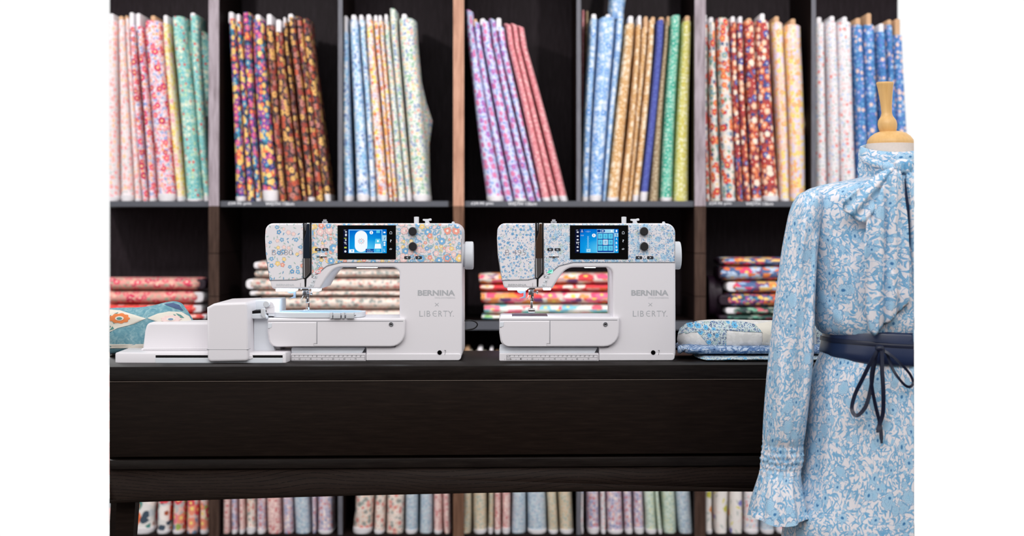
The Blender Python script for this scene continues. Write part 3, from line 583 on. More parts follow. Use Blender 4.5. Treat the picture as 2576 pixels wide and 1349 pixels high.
for fn, cname, rows in UP:
    for i, (a_, b_, c_, e_, y, key, core, sv, fp) in enumerate(rows):
        lab = f"{FAB[key][0]} fabric bolt, {ORD[i]} from left in the {cname}"
        r_ = bolt(fn(a_), fn(b_), fn(c_), fn(e_), y/2.498, Z_UP, key, core, lab, 'fabric bolts standing on the upper shelf', ybm=sv or None, flap=fp)
        if key == 'skyblue' and i == 2:                    # the loose cloth hanging above this bolt
            d = SD+.05; path = [(1552, 50), (1550, 25), (1553, 0), (1560, -30), (1566, -70), (1568, -126)]; hw_ = [16, 19, 20, 18, 14, 12]
            rr = []
            for (x, y_), h_ in zip(path, hw_):
                c0 = W(x, y_, d+.05)-r_.location
                rr.append([c0+Vector((math.cos(t)*h_*d/F*(1+.12*math.sin(5*t+y_)), math.sin(t)*.035*(1+.15*math.sin(4*t+y_*.1)), 0)) for t in [PI/2+2*PI*k/24 for k in range(24)]])
            link('loose_end', me_from(loft(rr), 'loose_end', 80), FAB['skyblue'][1], r_)
# two bolts standing behind in the fifth compartment
for i, (tl, tr, bl, br, yt, key) in enumerate([(1461, 1470, 1466, 1472, 24, 'rose'), (1471, 1480, 1474, 1482, 26, 'taupe')]):
    bolt(tl+2, tr+2, bl+2, br+2, yt, Z_UP, key, '', f"narrow {FAB[key][0]} bolt {['against', 'just right of'][i]} the divider behind the sky blue bolts", 'fabric bolts standing on the upper shelf', dfr=.22, dep=.14)
A1 = lambda X: 276+X/3.126
B1 = lambda X: 1080+X/2.8
LOW = [
 ('first lower compartment', A1, [(-60, 68, -60, 68, 'jungle'), (100, 196, 70, 150, 'whitebud'), (212, 385, 160, 340, 'jungle'), (392, 484, 355, 470, 'jungle'), (490, 583, 480, 580, 'garden'), (592, 692, 590, 690, 'garden'), (698, 782, 698, 785, 'garden')]),
 ('second lower compartment', A1, [(878, 940, 880, 945, 'blush'), (948, 1004, 950, 1006, 'mauve'), (1006, 1052, 1012, 1060, 'blush'), (1056, 1132, 1066, 1145, 'cream'), (1138, 1214, 1150, 1225, 'mauve'), (1216, 1335, 1230, 1350, 'blush'), (1340, 1418, 1358, 1440, 'mauve'), (1422, 1548, 1448, 1580, 'mist'), (1556, 1602, 1588, 1620, 'mauve'), (1606, 1735, 1626, 1760, 'mauve')]),
 ('third lower compartment', A1, [(1960, 2092, 1900, 2060, 'cream'), (2108, 2190, 2070, 2160, 'cream'), (2196, 2342, 2166, 2310, 'cream'), (2346, 2440, 2318, 2420, 'mist'), (2446, 2536, 2430, 2540, 'mist'), (2544, 2612, 2544, 2618, 'blush'), (2618, 2688, 2622, 2692, 'blush')]),
 ('fourth lower compartment', B1, [(228, 300, 222, 298, 'oat'), (308, 412, 306, 408, 'oat'), (415, 452, 412, 452, 'oat'), (455, 500, 456, 506, 'blush'), (503, 570, 510, 572, 'blush'), (574, 668, 576, 684, 'mist'), (672, 800, 690, 832, 'mist'), (808, 884, 838, 912, 'oat'), (888, 1000, 918, 1024, 'oat')]),
 ('fifth lower compartment', B1, [(1058, 1086, 1058, 1090, 'whitebud'), (1124, 1204, 1112, 1204, 'mauve'), (1206, 1230, 1208, 1248, 'whitebud'), (1234, 1344, 1252, 1374, 'mauve'), (1346, 1404, 1378, 1440, 'mauve'), (1408, 1480, 1444, 1520, 'mauve'), (1484, 1560, 1524, 1610, 'sage'), (1564, 1592, 1612, 1646, 'sage'), (1596, 1700, 1650, 1750, 'sage'), (1706, 1812, 1756, 1872, 'mist')]),
 ('sixth lower compartment', B1, [(1940, 2000, 1938, 2002, 'sunny'), (2006, 2110, 2008, 2112, 'poppy'), (2116, 2214, 2118, 2216, 'sunny'), (2220, 2330, 2222, 2332, 'whitebud'), (2336, 2440, 2338, 2440, 'mist'), (2444, 2560, 2446, 2560, 'whitebud')]),
]
FAB['pansy'] = ('white floral with red and violet', print_mat('pansy_print_cotton', K(236, 230, 226), [('l', 34, .44, .14, .7, [K(190, 195, 190), K(225, 215, 120), K(235, 220, 215)]), ('f', 20, .28, 5, .3, .5, [K(120, 120, 200), K(225, 60, 40), K(200, 195, 60), K(240, 150, 60)], None)]))
for cname, fn, rows in LOW:
    for i, (a_, b_, c_, e_, key) in enumerate(rows):
        if cname.startswith('sixth') and i < 3: key = 'pansy'
        # photo shows the strip y 1245-1345: extend the lean up to the bolt's full height
        tl, tr, bl, br = fn(a_), fn(b_), fn(c_), fn(e_)
        lean = ((tl+tr)-(bl+br))/2*1.6; wt = tr-tl; cxb = (bl+br)/2
        lab = f"{FAB[key][0]} fabric bolt, {ORD[i]} from left in the {cname}"
        bolt(cxb+lean-wt/2, cxb+lean+wt/2, bl, br, random.choice([888, 892, 896, 884]), Z_BOT, key, random.choice(['w12', 'w10', '', 'b8', 'w16']), lab, 'fabric bolts standing in the lower row', dfr=.02, ybm=random.choice([None, 10, 14, 8]), slack=.6)

# folded fabric stacks lying on the middle shelf
def lying(x0, x1, y0, y1, key, label, dfr=.03, dep=.2, endr=None, endl=None, group='bolts lying in stacks on the middle shelf', zb=None, zt=None):
    desc, mat = FAB[key]; d = SD+dfr; X0, X1 = sx(x0, d), sx(x1, d)
    zt = zt if zt is not None else sz(y0, d); zb = zb if zb is not None else sz(y1, d)
    root = thing('folded_fabric', label, 'folded fabric', ((X0+X1)/2, d+dep/2, zb), 0, group)
    hh = (zt-zb); L = X1-X0; rings = []; sd = random.random()*40; NX = 22; NS = 20
    for i in range(NX+1):
        t = i/NX; x = -L/2+L*t; ring = []; e = .86 if i in (0, NX) else 1
        for k in range(NS):
            a_ = PI/2+2*PI*k/NS; c_, s_ = math.cos(a_), math.sin(a_)
            nz = noise.noise(Vector((t*7+sd, k*.5, 0)))
            y = -math.copysign(abs(s_)**.6, s_)*dep/2*e; z = hh/2+math.copysign(abs(c_)**.8, c_)*hh/2*e*(.97+.03*nz)
            ring.append(Vector((x+.003*nz, y+.004*nz, min(max(z, .0004), hh-.0004))))
        rings.append(ring)
    link('fabric_fold', me_from(loft(rings), 'fabric_fold', 60), mat, root)
    for e, s_ in ((endr, 1), (endl, -1)):
        if e:
            m_ = {'w': M_PAPER, 'k': M_PLUM}[e[0]]; ln = float(e[1:])*SD/F; x = s_*L/2
            bm = prism_bm(rpoly([(x-s_*.012, hh*.12, .004), (x+s_*ln, hh*.12, hh*.3), (x+s_*ln, hh*.88, hh*.3), (x-s_*.012, hh*.88, .004)], 5), -dep*.42, dep*.3, .004, 2)
            link('core_end', me_from(bm, 'core_end', 50), m_, root)
    return root
def stack(rows, where, **kw):
    z = Z_MID+.0003
    for i, (x0, x1, hpx, key, er, el) in enumerate(rows):
        zt = z+hpx*SD/F
        lying(x0, x1, 0, 0, key, f"{FAB[key][0]} folded fabric, {ORD[i]} from bottom, {where}", endr=er, endl=el, zb=z, zt=zt, **kw)
        z = zt+.0006
stack([(200, 512, 16, 'scarlet', 'w6', None), (200, 490, 24, 'scarlet', 'w16', None), (200, 494, 34, 'redrose', 'w16', None), (200, 500, 32, 'redrose', 'k16', None)], 'coral stack at far left')
stack([(655, 1100, 26, 'cream', None, None), (650, 1085, 34, 'cream', None, None), (640, 1080, 14, 'cream', None, 'w14'), (628, 1090, 32, 'cream', None, 'w12'), (640, 1075, 20, 'cream', None, None)], 'cream stack behind the embroidery machine')
zt0 = Z_MID+.0003+(26+34+14+32+20)*SD/F+.003
lying(648, 700, 0, 0, 'cream', 'short cream roll topping the cream stack, with a brown core end', zb=zt0, zt=zt0+22*SD/F, endl='w12')
stack([(1212, 1665, 14, 'aqua', None, None), (1218, 1668, 26, 'aqua', None, None), (1210, 1662, 32, 'tropic', None, None), (1207, 1655, 18, 'hotred', None, None), (1205, 1660, 27, 'tropic', None, None)], 'stack behind blue floral machine')
stack([(1832, 2160, 13, 'forest', None, 'k22'), (1848, 2150, 20, 'forest', None, 'w20'), (1834, 2155, 34, 'nightmulti', None, 'k24'), (1846, 2150, 32, 'carnival', None, 'w16'), (1815, 2160, 38, 'carnival', None, 'k6'), (1818, 2150, 20, 'carnival', None, 'k8')], 'stack behind dress sleeve')
# plum wrapped bundle left of that stack
bx = lying(1784, 1818, 0, 0, 'forest', 'dark plum wrapped bundle beside the post at the stack behind the dress', zb=Z_MID+.0003, zt=Z_MID+112*SD/F, dfr=.1, dep=.2)
bx.children[0].data.materials.clear(); bx.children[0].data.materials.append(M_PLUM)

# ------------------------------------------------------------------ console table
TR = math.radians(2.0)
tb = thing('console_table', 'long black stained oak console table with arched apron carrying both sewing machines', 'table', (0, 3.287, 0), TR)
def tz(py): return ZC-(py-HY)*3.287/F
XL, XR = -1.06, 1.12
def tpart(name, x0, x1, y0, y1, z0, z1, mat, bev=0): return link(name, me_from(box_bm(x0, x1, y0, y1, z0, z1, bev), name, 40), mat, tb)
tpart('table_top', XL-.02, XR+.02, 0, .385, tz(955), TZ, M_TOPW, .0015)
tpart('drawer_front', XL, XR, .001, .02, tz(1144.5), tz(957), M_TABLE, .001)
tpart('drawer_top_highlight', XL, XR, -.0006, .003, tz(957.6), tz(956.2), solid('painted_edge_highlight', K(104, 92, 84), .5, spec=.3), 0)  # painted highlight where the drawer's top bevel catches light
tpart('carcass', XL, XR, .0205, .37, tz(1176), tz(955.2), M_TABLE)
tpart('bead_rail', XL-.005, XR+.005, -.004, .02, tz(1175), tz(1152), M_TOPW, .0015)
n = 40; bot = []
for k in range(n+1):
    x = XL+(XR-XL)*k/n; bot.append(Vector((x, tz(1238)-.020*abs((x-.2)/1.16)**1.7)))
P = [Vector((XR, tz(1176))), Vector((XL, tz(1176)))]+bot
link('apron', me_from(prism_bm(P, .002, .024), 'apron', 30), M_APRON, tb)
P2 = bot+[b+Vector((0, .0075)) for b in reversed(bot)]
link('apron_moulding', me_from(prism_bm(P2, -.003, .002, .001, 1), 'apron_moulding', 30), M_TABLE, tb)
for xa0, sg in ((-.938, -1), (1.0, 1)):
    for ya in (.06, .33):
        xa = xa0+sg*(ya-.06)*.3
        rr = [[Vector((xa+sg*dx+cx_*w_, ya+cy_*w_, z)) for cx_, cy_ in ((-1, -1), (1, -1), (1, 1), (-1, 1))] for z, dx, w_ in ((tz(1180), -.004, .023), (.3, .02, .021), (.0, .045, .018))]
        link('leg', me_from(loft(rr), 'leg', 30), M_TABLE, tb)

# ------------------------------------------------------------------ sewing machines
def machine(kind):
    A = kind == 'a'; L = 0 if A else 584; R = 0 if A else 537
    MX = 900 if A else 1475
    lab = ('white sewing machine with colourful floral cover, embroidery unit fitted, left on the table' if A else 'white sewing machine with blue floral cover, right on the table')
    root = thing('sewing_machine', lab, 'sewing machine', W(MX, 908, 3.4)); root.location.z = TZ
    q = lambda x, y: Vector(((x-MX)/1000, (908-y)/1000))
    def pr(name, pts, y0, y1, mat, bev=0, seg=3, parent=root, sm=35, shift=0):
        pp = rpoly([((x_[0]-MX)/1000, (908-x_[1])/1000)+((max(x_[2]/1000, bev*1.35) if x_[2] > 0 else 0,) if len(x_) > 2 else ()) for x_ in pts])
        if shift: pp = [p-Vector((0, shift)) for p in pp]
        return link(name, me_from(prism_bm(pp, y0, y1, bev, seg), name, sm), mat, parent)
    def tx(name, body, x0, x1, y0, y1, mat, bold=0, y=-.0002, parent=root):
        a_, b_ = q(x0, y1), q(x1, y0); return link(name, text_me(body, a_.x, b_.x, a_.y, b_.y, y, bold), mat, parent)
    hb = 727 if A else 725
    # casing: head, arm, column, base
    pr('casing', [(666+L, 600), (668+L, 562, 34), (1162+R, 562, 24), (1163+R, 908, 20), (921+L*(.99) if A else 1507, 908), (921 if A else 1507, 874), (1005+R-12, 874), (1005+R, 860, 8), (1005+R, 673, 18), (842+L, 673, 40), (820+L, 702), (806+L, hb), (684+L, hb, 3), (675+L, 690), (668+L, 640)], 0, .19, M_WHITE, .005, 4)
    # printed covers
    pr('head_cover', [(667+L, 600), (669+L, 563, 33), (762+L, 563), (762+L, 701), (745+L, 705), (678+L, 706), (676+L, 690), (669+L, 640)], -.0012, .03, MP[(kind, 0)], .003)
    ac = pr('arm_cover', [(784+L, 563), (1161+R, 563, 23), (1161+R, 661), (858+L, 661, 30), (822+L, 670, 20), (800+L, 689), (784+L, 699)], -.0012, .03, MP[(kind, 1)], .003)
    # the print thins out at the left end of the arm cover
    HC = [(667+L, 600), (669+L, 563, 33), (762+L, 563), (762+L, 701), (745+L, 705), (678+L, 706), (676+L, 690), (669+L, 640)]
    AC = [(784+L, 563), (1161+R, 563, 23), (1161+R, 661), (858+L, 661, 30), (822+L, 670, 20), (800+L, 689), (784+L, 699)]
    pr('cover_seam', [(p[0], max(p[1], 600))+p[2:] if p[1] > 600 else (p[0], 600) for p in AC], -.0003, .01, M_SEAM, shift=.0011)
    pr('head_seam', [(max(p[0], 669+L), max(p[1], 650)) for p in HC if p[1] > 605 or p[0] > 700+L or p[0] < 668+L], -.0003, .01, M_SEAM, shift=.0011)
    # thread slot and chrome plate
    sl = pr('thread_slot', [(762.5+L, 560), (783.5+L, 560), (783.5+L, 690), (771+L, 702), (770+L, 722), (766.5+L, 722), (766+L, 702), (762.5+L, 702)], -.0008, .02, M_DARK)
    cp = pr('chrome_plate', [(772+L, 561, 2), (780+L, 561, 2), (780.5+L, 686), (764.5+L, 703, 2), (763.5+L, 620), (766+L, 600), (771+L, 585)], -.0022, .005, M_CHROME, .0015, 3, parent=root)
    # curve the plate so it reflects a gradient
    for v in cp.data.vertices: v.co.y += .002*math.cos((v.co.z-.25)*30)-.002+.0015*((v.co.x*1000+MX-772-L)/8)**2
    pr('dark_reflection', [(772.3+L, 563, 2), (779.6+L, 563, 2), (780+L, 650), (764.3+L, 650), (764+L, 610), (767+L, 598), (771.2+L, 585)], -.0062, .0, M_REFL_DARK if A else M_REFL_BROWN, .0012, 3)  # dark upper reflection of the chrome plate, painted as a separate piece
    pr('take_up_lever', [(766+L, 562, 1), (770+L, 562, 1), (769+L, 580), (767+L, 582)], -.0018, .01, M_STEEL, .0006)
    # screen
    dx = L if A else 584
    sc = pr('screen', [(849.5+dx, 567, 1), (996+dx, 567, 1), (996+dx, 652.5, 1), (849.5+dx, 652.5, 1)], -.0032, .01, M_BLACK, .0008, 2)
    def sp(name, pts, mat, dy=0): return pr(name, pts, -.0035-dy, -.0031, mat, parent=sc)
    def rect(a_, b_, c_, d_, r_=0): return [(a_, b_, r_), (c_, b_, r_), (c_, d_, r_), (a_, d_, r_)]
    if A:
        sp('display_strip', rect(864, 577, 876, 637), M_SSTRIP)
        sp('display', rect(876.5, 577, 973, 637), M_SBLUE)
        sp('display_frame', rect(878, 578, 962, 636.5), M_SPALE, .0001); sp('display', rect(879.5, 579.5, 960.5, 635), M_SBLUE, .0002)
        sp('display_hoop', rect(893, 580.5, 924.5, 634, 15.7), M_SWHITE, .0004)
        sp('display_button', rect(930, 581, 939, 589.6, 4.3), M_SWHITE, .0004); tx('display_lettering', 'i', 933.8, 935.4, 582.6, 588, M_SDARK, 0, -.0041, sc)
        sp('display_button', rect(947, 580, 956, 586.5, .6), M_SCYAN, .0004); sp('display_button', rect(947, 627, 956, 633, .6), M_SCYAN, .0004)
        sp('display_layer', [(945, 601), (957, 601), (959, 613), (943, 613)], M_SCYAN, .0004); sp('display_layer', [(944, 613.5), (958, 613.5), (959.5, 625.5), (942.5, 625.5)], M_SWHITE, .0004)
        sp('display_dot', rect(948.5, 604, 953.5, 609.5, 2.5), M_SWHITE, .0006)
        sp('display_button', rect(878.5, 627.5, 891.5, 636), M_SWHITE, .0004); sp('display_dot', rect(884, 630, 888, 633, 1.5), M_SBLUE, .0006)
        sp('display_bar', rect(920, 626.5, 941, 630.5, .6), M_SDARK, .0005); sp('display_bar', rect(920, 631.2, 941, 635.2, .6), M_SDARK, .0005)
        tx('display_lettering', 'Cooling', 924, 932, 627.3, 629.8, M_SICON, 0, -.0043, sc); tx('display_lettering', 'Rosette 2mm', 924, 938, 632, 634.6, M_SICON, 0, -.0043, sc)
        bms = []
        for k in range(26):                                    # stitched wreath
            t = 2*PI*k/26; rr_ = 5.2+1.6*math.sin(k*2.3); cx_, cy_ = 909+rr_*1.15*math.cos(t), 607+rr_*math.sin(t)
            bms.append(prism_bm(rpoly([((cx_+dx2-MX)/1000, (908-cy_-dy2)/1000) for dx2, dy2 in ((-.9, -.4), (.3, -.8), (.9, .3), (-.2, .8))]), -.0042, -.0038))
        link('display_motif', me_from(bm_join(bms), 'motif', 0), M_SRED, sc)
        sp('display_dot', rect(907.5, 605.5, 910.5, 608.5, 1.5), M_SCYAN, .0007)
        sp('display_tab', rect(962.5, 592, 972.5, 607), M_SPALE, .0003)
        sp('display_icon', rect(965, 583, 970, 586.8, 1), M_SWHITE, .0004); sp('display_icon', [(966, 602), (969, 597), (970, 598), (967, 603)], M_SDARK, .0004)
        sp('display_icon', rect(965, 609, 970, 613, .4), M_SWHITE, .0004); sp('display_icon', rect(965, 614.5, 970, 618.5, 1.5), M_SWHITE, .0004); tx('display_icon', 'L', 966, 969.5, 626, 633, M_SWHITE, 0, -.0041, sc)
        tx('display_lettering', '5.0', 866, 870.5, 578, 580.4, M_SICON, 0, -.0038, sc)
        for (y, s_) in ((582, 8), (588, 3), (591, 6)): sp('display_icon', rect(868.5, y, 873, y+3.4, 1), M_SICON, .0003)
        sp('display_icon', rect(866, 598.5, 872, 600.5), M_SLIME, .0003); sp('display_icon', rect(868.5, 602, 872, 606, .6), M_SICON, .0003)
        sp('display_icon', rect(866, 609, 871.5, 610.8), M_SICON, .0003); sp('display_icon', rect(867.5, 612, 870, 614), M_SICON, .0003); sp('display_icon', rect(871, 612, 872, 616), M_SICON, .0003)
        sp('display_icon', rect(866.5, 621, 872.5, 625), M_SLIME, .0003); sp('display_icon', rect(866.5, 630, 872, 635.5, 2.7), M_SICON, .0003)
    else:
        sp('display_strip', rect(1446.5, 576.5, 1459, 636.5), M_SSTRIP)
        sp('display', rect(1459, 576.5, 1555.5, 636.5), M_SBLUE)
        sp('display_tab', rect(1459.5, 577, 1468, 586), M_SDARK, .0002); sp('display_icon', rect(1463.2, 578, 1464.6, 582.4), M_SWHITE, .0004); sp('display_icon', rect(1461, 583, 1467, 584), M_SWHITE, .0004)
        tx('display_lettering', '10.0', 1461, 1468, 591, 594, M_SICON, 0, -.0039, sc); tx('display_lettering', '< 5.5 >', 1473, 1485, 581, 584.5, M_SICON, 0, -.0039, sc)
        sp('display_panel', rect(1501.5, 577, 1545, 636), M_SPALE, .0002); sp('display_panel', rect(1502.6, 586.5, 1543.5, 634.5), M_SDARK, .0003)
        sp('display_tab', [(1502, 578), (1509.5, 578), (1511.5, 581.3), (1509.5, 584.6), (1502, 584.6)], M_SDARK, .0004); sp('display_tab', [(1511, 578), (1520, 578), (1522, 581.3), (1520, 584.6), (1511, 584.6), (1513, 581.3)], M_SDARK, .0004)
        sp('display_icon', rect(1514.5, 579.8, 1518, 582.6, .4), M_SWHITE, .0006); sp('display_button', rect(1536, 579, 1541, 583.8, 2.4), M_SWHITE, .0005)
        for i in range(3):
            for j in range(3):
                x = 1504+i*13.0; y = 588+j*15
                sp('display_tile', rect(x, y, x+11.6, y+13, .6), M_SWHITE if (i, j) == (1, 1) else M_SCYAN, .0005)
                if (i, j) == (1, 1): sp('display_tile', rect(x+1, y+1, x+10.6, y+12, .6), M_SPALE, .0007)
                [sp('display_icon', rect(x+5.4-a_*.5, y+3.5+k_*1.7, x+6+a_*.9, y+4.1+k_*1.7), M_SDARK, .0009) for k_, a_ in enumerate([(1, 2, 3, 1), (2, 1, 2, 3), (3, 2, 1, 2)][(i+j) % 3])]
        sp('display_button', rect(1489, 588, 1498.5, 597, 4.5), M_SWHITE, .0004); sp('display_dot', rect(1492.8, 589.6, 1494, 595), M_SDARK, .0006)
        for k in range(5): tx('display_motif', 'X', 1476.5, 1481.5, 594+k*6, 600+k*6, M_SPALE, 0, -.0039, sc)
        sp('display_button', rect(1475, 626, 1485.5, 634.5, 1), M_SPALE, .0004); sp('display_dot', rect(1479.6, 629.6, 1481, 631), M_SDARK, .0006)
        sp('display_tab', rect(1546, 586.5, 1555, 596), M_SPALE, .0003)
        for k, ic in enumerate('ISABB'): tx('display_icon', ic, 1548.5, 1552.5, 578.5+k*10, 584+k*10, M_SWHITE if k != 1 else M_SDARK, .01, -.0039, sc)
        sp('display_icon', [(1547.8, 628.8), (1549.3, 627.4), (1550.8, 629), (1552.3, 627.4), (1553.8, 628.8), (1550.8, 633)], M_SWHITE, .0005)
        tx('display_lettering', '2.75', 1449, 1454, 578, 580.6, M_SICON, 0, -.0038, sc)
        for y in (582.5, 592.5, 601.5, 620, 629): sp('display_icon', rect(1450.5, y, 1455.5, y+3.6, 1.2), M_SICON, .0003)
        sp('display_icon', rect(1449, 609, 1457, 610.6), M_SICON, .0003); sp('display_icon', rect(1450, 611.6, 1452.5, 613.6), M_SICON, .0003); sp('display_icon', rect(1454.2, 611.6, 1455.2, 617), M_SICON, .0003)
    hx = 983.5+dx
    bms = [prism_bm([q(x, y) for x, y in pl], -.0036, -.0031) for pl in ([(hx-3, 589), (hx-3, 584.5), (hx-3.2, 584.5), (hx, 581.6), (hx+3.2, 584.5), (hx+3, 584.5), (hx+3, 589), (hx+2.2, 589), (hx+2.2, 584.6), (hx, 582.6), (hx-2.2, 584.6), (hx-2.2, 588.2), (hx+2.2, 588.2), (hx+2.2, 589)],)]
    link('home_icon', me_from(bm_join(bms), 'home', 0), M_SICON, sc)
    tx('bezel_lettering', '?', hx-2, hx+2, 603, 609.5, M_SICON, .01, -.0034, sc); tx('bezel_lettering', 'clr', hx-3.4, hx+3.4, 624, 628.6, M_SICON, .01, -.0034, sc)
    # buttons under the needle control
    for k, x in enumerate((792.5, 811)):
        b_ = pr('needle_button', rect(x+L, 624.5, x+15+L, 631.5, 2.4), -.0026, .005, M_BUTTON, .0006); pr('button_mark', rect(x+5.6+L, 626.2, x+7+L, 630), -.0029, -.002, M_SICON, parent=b_); pr('button_mark', rect(x+8.4+L, 627+k, x+9.6+L, 630), -.0029, -.002, M_SICON, parent=b_)
    pr('slider_track', rect(797+L, 645.6, 822+L, 647.6), -.0015, .004, M_DARK)
    link('slider_knob', me_from(lathe_bm([(.002, -.006), (.0034, -.0055), (.0034, 0)], 'y', 20, (q(809+L, 646).x, 0, q(809+L, 646).y)), 'slider', 40), M_CHROME, root)
    tx('slider_mark', '-', 783.8+L, 788+L, 646, 646.8, M_PINKINK, 0, -.0014); tx('slider_mark', '+', 833+L, 837+L, 644.5, 648.5, M_PINKINK, 0, -.0014)
    # multifunction knobs
    for kx, ky in ((1038.5, 582), (1039, 620)):
        kx += (0 if A else 581); c_ = q(kx, ky)
        k_ = link('dial_knob', me_from(lathe_bm([(.0001, -.0145), (.0088, -.0145), (.0098, -.0135), (.0102, -.003), (.0102, 0)], 'y', 40, (c_.x, 0, c_.y)), 'dial', 40), M_KNOB, root)
        link('dial_ring', me_from(lathe_bm([(.0104, -.0075), (.0112, -.0068), (.0118, -.001), (.0124, 0)], 'y', 40, (c_.x, 0, c_.y)), 'ring', 40), M_STEEL, k_)
    dz = 0 if A else 582
    tx('dial_mark', 'W', 1020+dz-.5, 1023.5+dz, 578, 584, M_PINKINK, 0, -.0014)
    for x, ch in ((1017, '<'), (1045.5, '>')):
        b_ = pr('arrow_button', rect(x+dz, 644.5, x+16+dz, 652, 2), -.0026, .005, M_BUTTON, .0006); tx('button_mark', ch, x+6+dz, x+10+dz, 646, 650.4, M_SICON, .01, -.0028, b_)
    pr('thread_mark', rect(1036.3+dz, 650.5, 1038.5+dz, 652.5), -.0016, 0, M_INK); pr('thread_mark', rect(1040.5+dz, 650.5, 1042.7+dz, 652.5), -.0016, 0, M_INK); pr('thread_mark', rect(1039.1+dz, 644.5, 1039.9+dz, 647.5), -.0016, 0, M_INK)
    # arm buttons on the sloping cheek
    for i, (bx_, by, w_) in enumerate(((791, 679, 17), (785, 692.5, 15), (780.5, 703.5, 14), (774.5, 713.5, 17))):
        pts = [(bx_+L, by+9, 2), (bx_+6+L, by, 2.5), (bx_+w_+L, by, 2), (bx_+w_-2.5+L, by+9, 2)]
        if i == 0:
            b_ = pr('start_button', pts, -.0012, .003, M_REDBTN if A else M_GRNBTN, .0004)
            if A: pr('button_face', [(bx_+2.2+L, by+7.8, 1.5), (bx_+6.8+L, by+1.2, 1.5), (bx_+w_-1.6+L, by+1.2, 1.2), (bx_+w_-3.6+L, by+7.8, 1.2)], -.0016, .003, M_WHITE, parent=b_)
            pr('button_mark', rect(bx_+10.3+L, by+3.7, bx_+12.3+L, by+5.7, 1), -.0019, -.0012, M_INK, parent=b_)
        else:
            b_ = pr('arm_button', pts, -.0006, .003, M_GREY2, .0003); pr('button_face', [(p[0]+(.7 if k in (0, 1) else -.7), p[1]+(-.7 if k in (0, 3) else .7), 1.6) for k, p in enumerate(pts)], -.0012, .003, M_WHITE2, .0004, parent=b_)
            tx('button_mark', ['', 'o', 'x', 'U'][i], bx_+7+L, bx_+11+L, by+3, by+6.5, M_INK, 0, -.0014, b_)
    # names on the casing
    tx('model_lettering', 'B 580' if A else 'B 495', (684.5 if A else 1271.5), (736 if A else 1322.5), 628.5, 642, M_PINKINK, -.019, -.0014)
    tx('maker_lettering', 'BERNINA', 695+L-(0 if A else .5), 741+L, 714.5, 720, M_GREY2 if A else M_GREY, .025)
    tx('needle_scale', '|', 755.6+L, 756.4+L, 712, 722, M_PINKINK)
    tx('maker_lettering', 'BERNINA', 1048+R+3, 1142+R+3-.5, 730, 744, M_GREY, .032)
    tx('maker_lettering', 'SWISS ENGINEERING', 1090.5+R+3, 1142+R+3, 747, 751.5, M_GREY2, -.005)
    tx('maker_lettering', '×', 1091+R+3, 1101+R+3, 762, 771, M_GREY, -.02)
    # second name with its rounded E
    lx = 1050+R+4; y0_, y1_ = (782, 796.5)
    for ch, a_, b_ in (('L', 0, 9), ('I', 12.4, 13.8), ('B', 18.5, 27.5), ('R', 48, 57.5), ('T', 60, 71), ('Y', 72, 84)): tx('store_lettering', ch, lx+a_+1, lx+b_+1, y0_, y1_, M_GREY, -.006)
    arc = []
    for k in range(13): t = math.radians(55+250*k/12); arc.append((lx+41+6.9*math.cos(t), 789.2-7.3*math.sin(t)))
    outer = [q(x, y) for x, y in arc]; inner = [q(lx+41+(x-lx-41)*.8, 789.2+(y-789.2)*.8) for x, y in reversed(arc)]
    e_ = prism_bm(outer+inner, -.0003, 0); bar = prism_bm([q(lx+35.6, 788.6), q(lx+43.5, 788.6), q(lx+43.5, 789.9), q(lx+35.6, 789.9)], -.0003, 0)
    link('store_lettering', me_from(bm_join([e_, bar]), 'e', 0), M_GREY, root)
    pr('store_lettering', rect(lx+85.5, 794.6, lx+87.5, 796.6), -.0003, 0, M_GREY)
    # base plinth, socket
    pr('base_plinth', [(921 if A else 1507, 889.5, 1), (1160+R, 889.5, 6), (1160+R, 907, 12), (921 if A else 1507, 907.5, 1)], -.0025, .02, M_WHITE, .002)
    c_ = q(1102+R+4, 887); link('foot_socket', me_from(lathe_bm([(.0001, -.0038), (.0054, -.0038), (.0056, -.003), (.0056, .01)], 'y', 28, (c_.x, 0, c_.y)), 'socket', 40), M_BLACK, root)
    tx('socket_mark', '7', 1115+R+3, 1119+R+3, 881, 893, M_INK, -.01, -.0032)
    # free arm
    fl_ = 675+(0 if A else 581); fr = 1005+R+(0 if A else 0); ft = 800 if A else 797
    fa = pr('free_arm', [(fl_, ft, 5), (fr+16, ft, 2), (fr+14, 872, 46), (fl_+5, 872, 30), (fl_, 836)], -.012, .13, M_WHITE, .004, 4)
    pr('arm_top_line', rect(fl_+2, ft+7, fr+10, ft+8.2), -.0124, -.01, M_SEAM, parent=fa)
    dsx = 798.5+(0 if A else 584)
    pr('bobbin_door', [(fl_+8, ft+10, 2), (dsx, ft+10, 1), (dsx, 864), (dsx-7, 864), (dsx-7, 871), (fl_+8, 871, 29), (fl_+3, 836)], -.0136, .0, M_WHITE, .0018, 3, parent=fa)
    pr('door_gap', [(dsx, ft+9), (dsx+1.3, ft+9), (dsx+1.3, 865), (dsx, 865)], -.0122, -.011, M_SEAM, parent=fa)
    pr('arm_latch', [(fl_+1, ft+12, 1), (fl_+12, ft+12, 1), (fl_+11, ft+24, 4), (fl_+1, ft+26, 1)], -.0146, -.01, M_WHITE2, .001, parent=fa)
    c_ = q(985+R, 815); s_ = link('lock_screw', me_from(lathe_bm([(.0001, -.0155), (.0026, -.0155), (.003, -.0145), (.0048, -.0148), (.0056, -.0142), (.0058, -.011)], 'y', 28, (c_.x, 0, c_.y)), 'screw', 30), M_STEEL, fa)
    pr('screw_slot', rect(984+R, 813.6, 986.4+R, 816.4, 1.2), -.0159, -.0152, M_DARK, parent=fa)
    # base tray and ruler
    bl, br = (732, 920) if A else (1256, 1506)
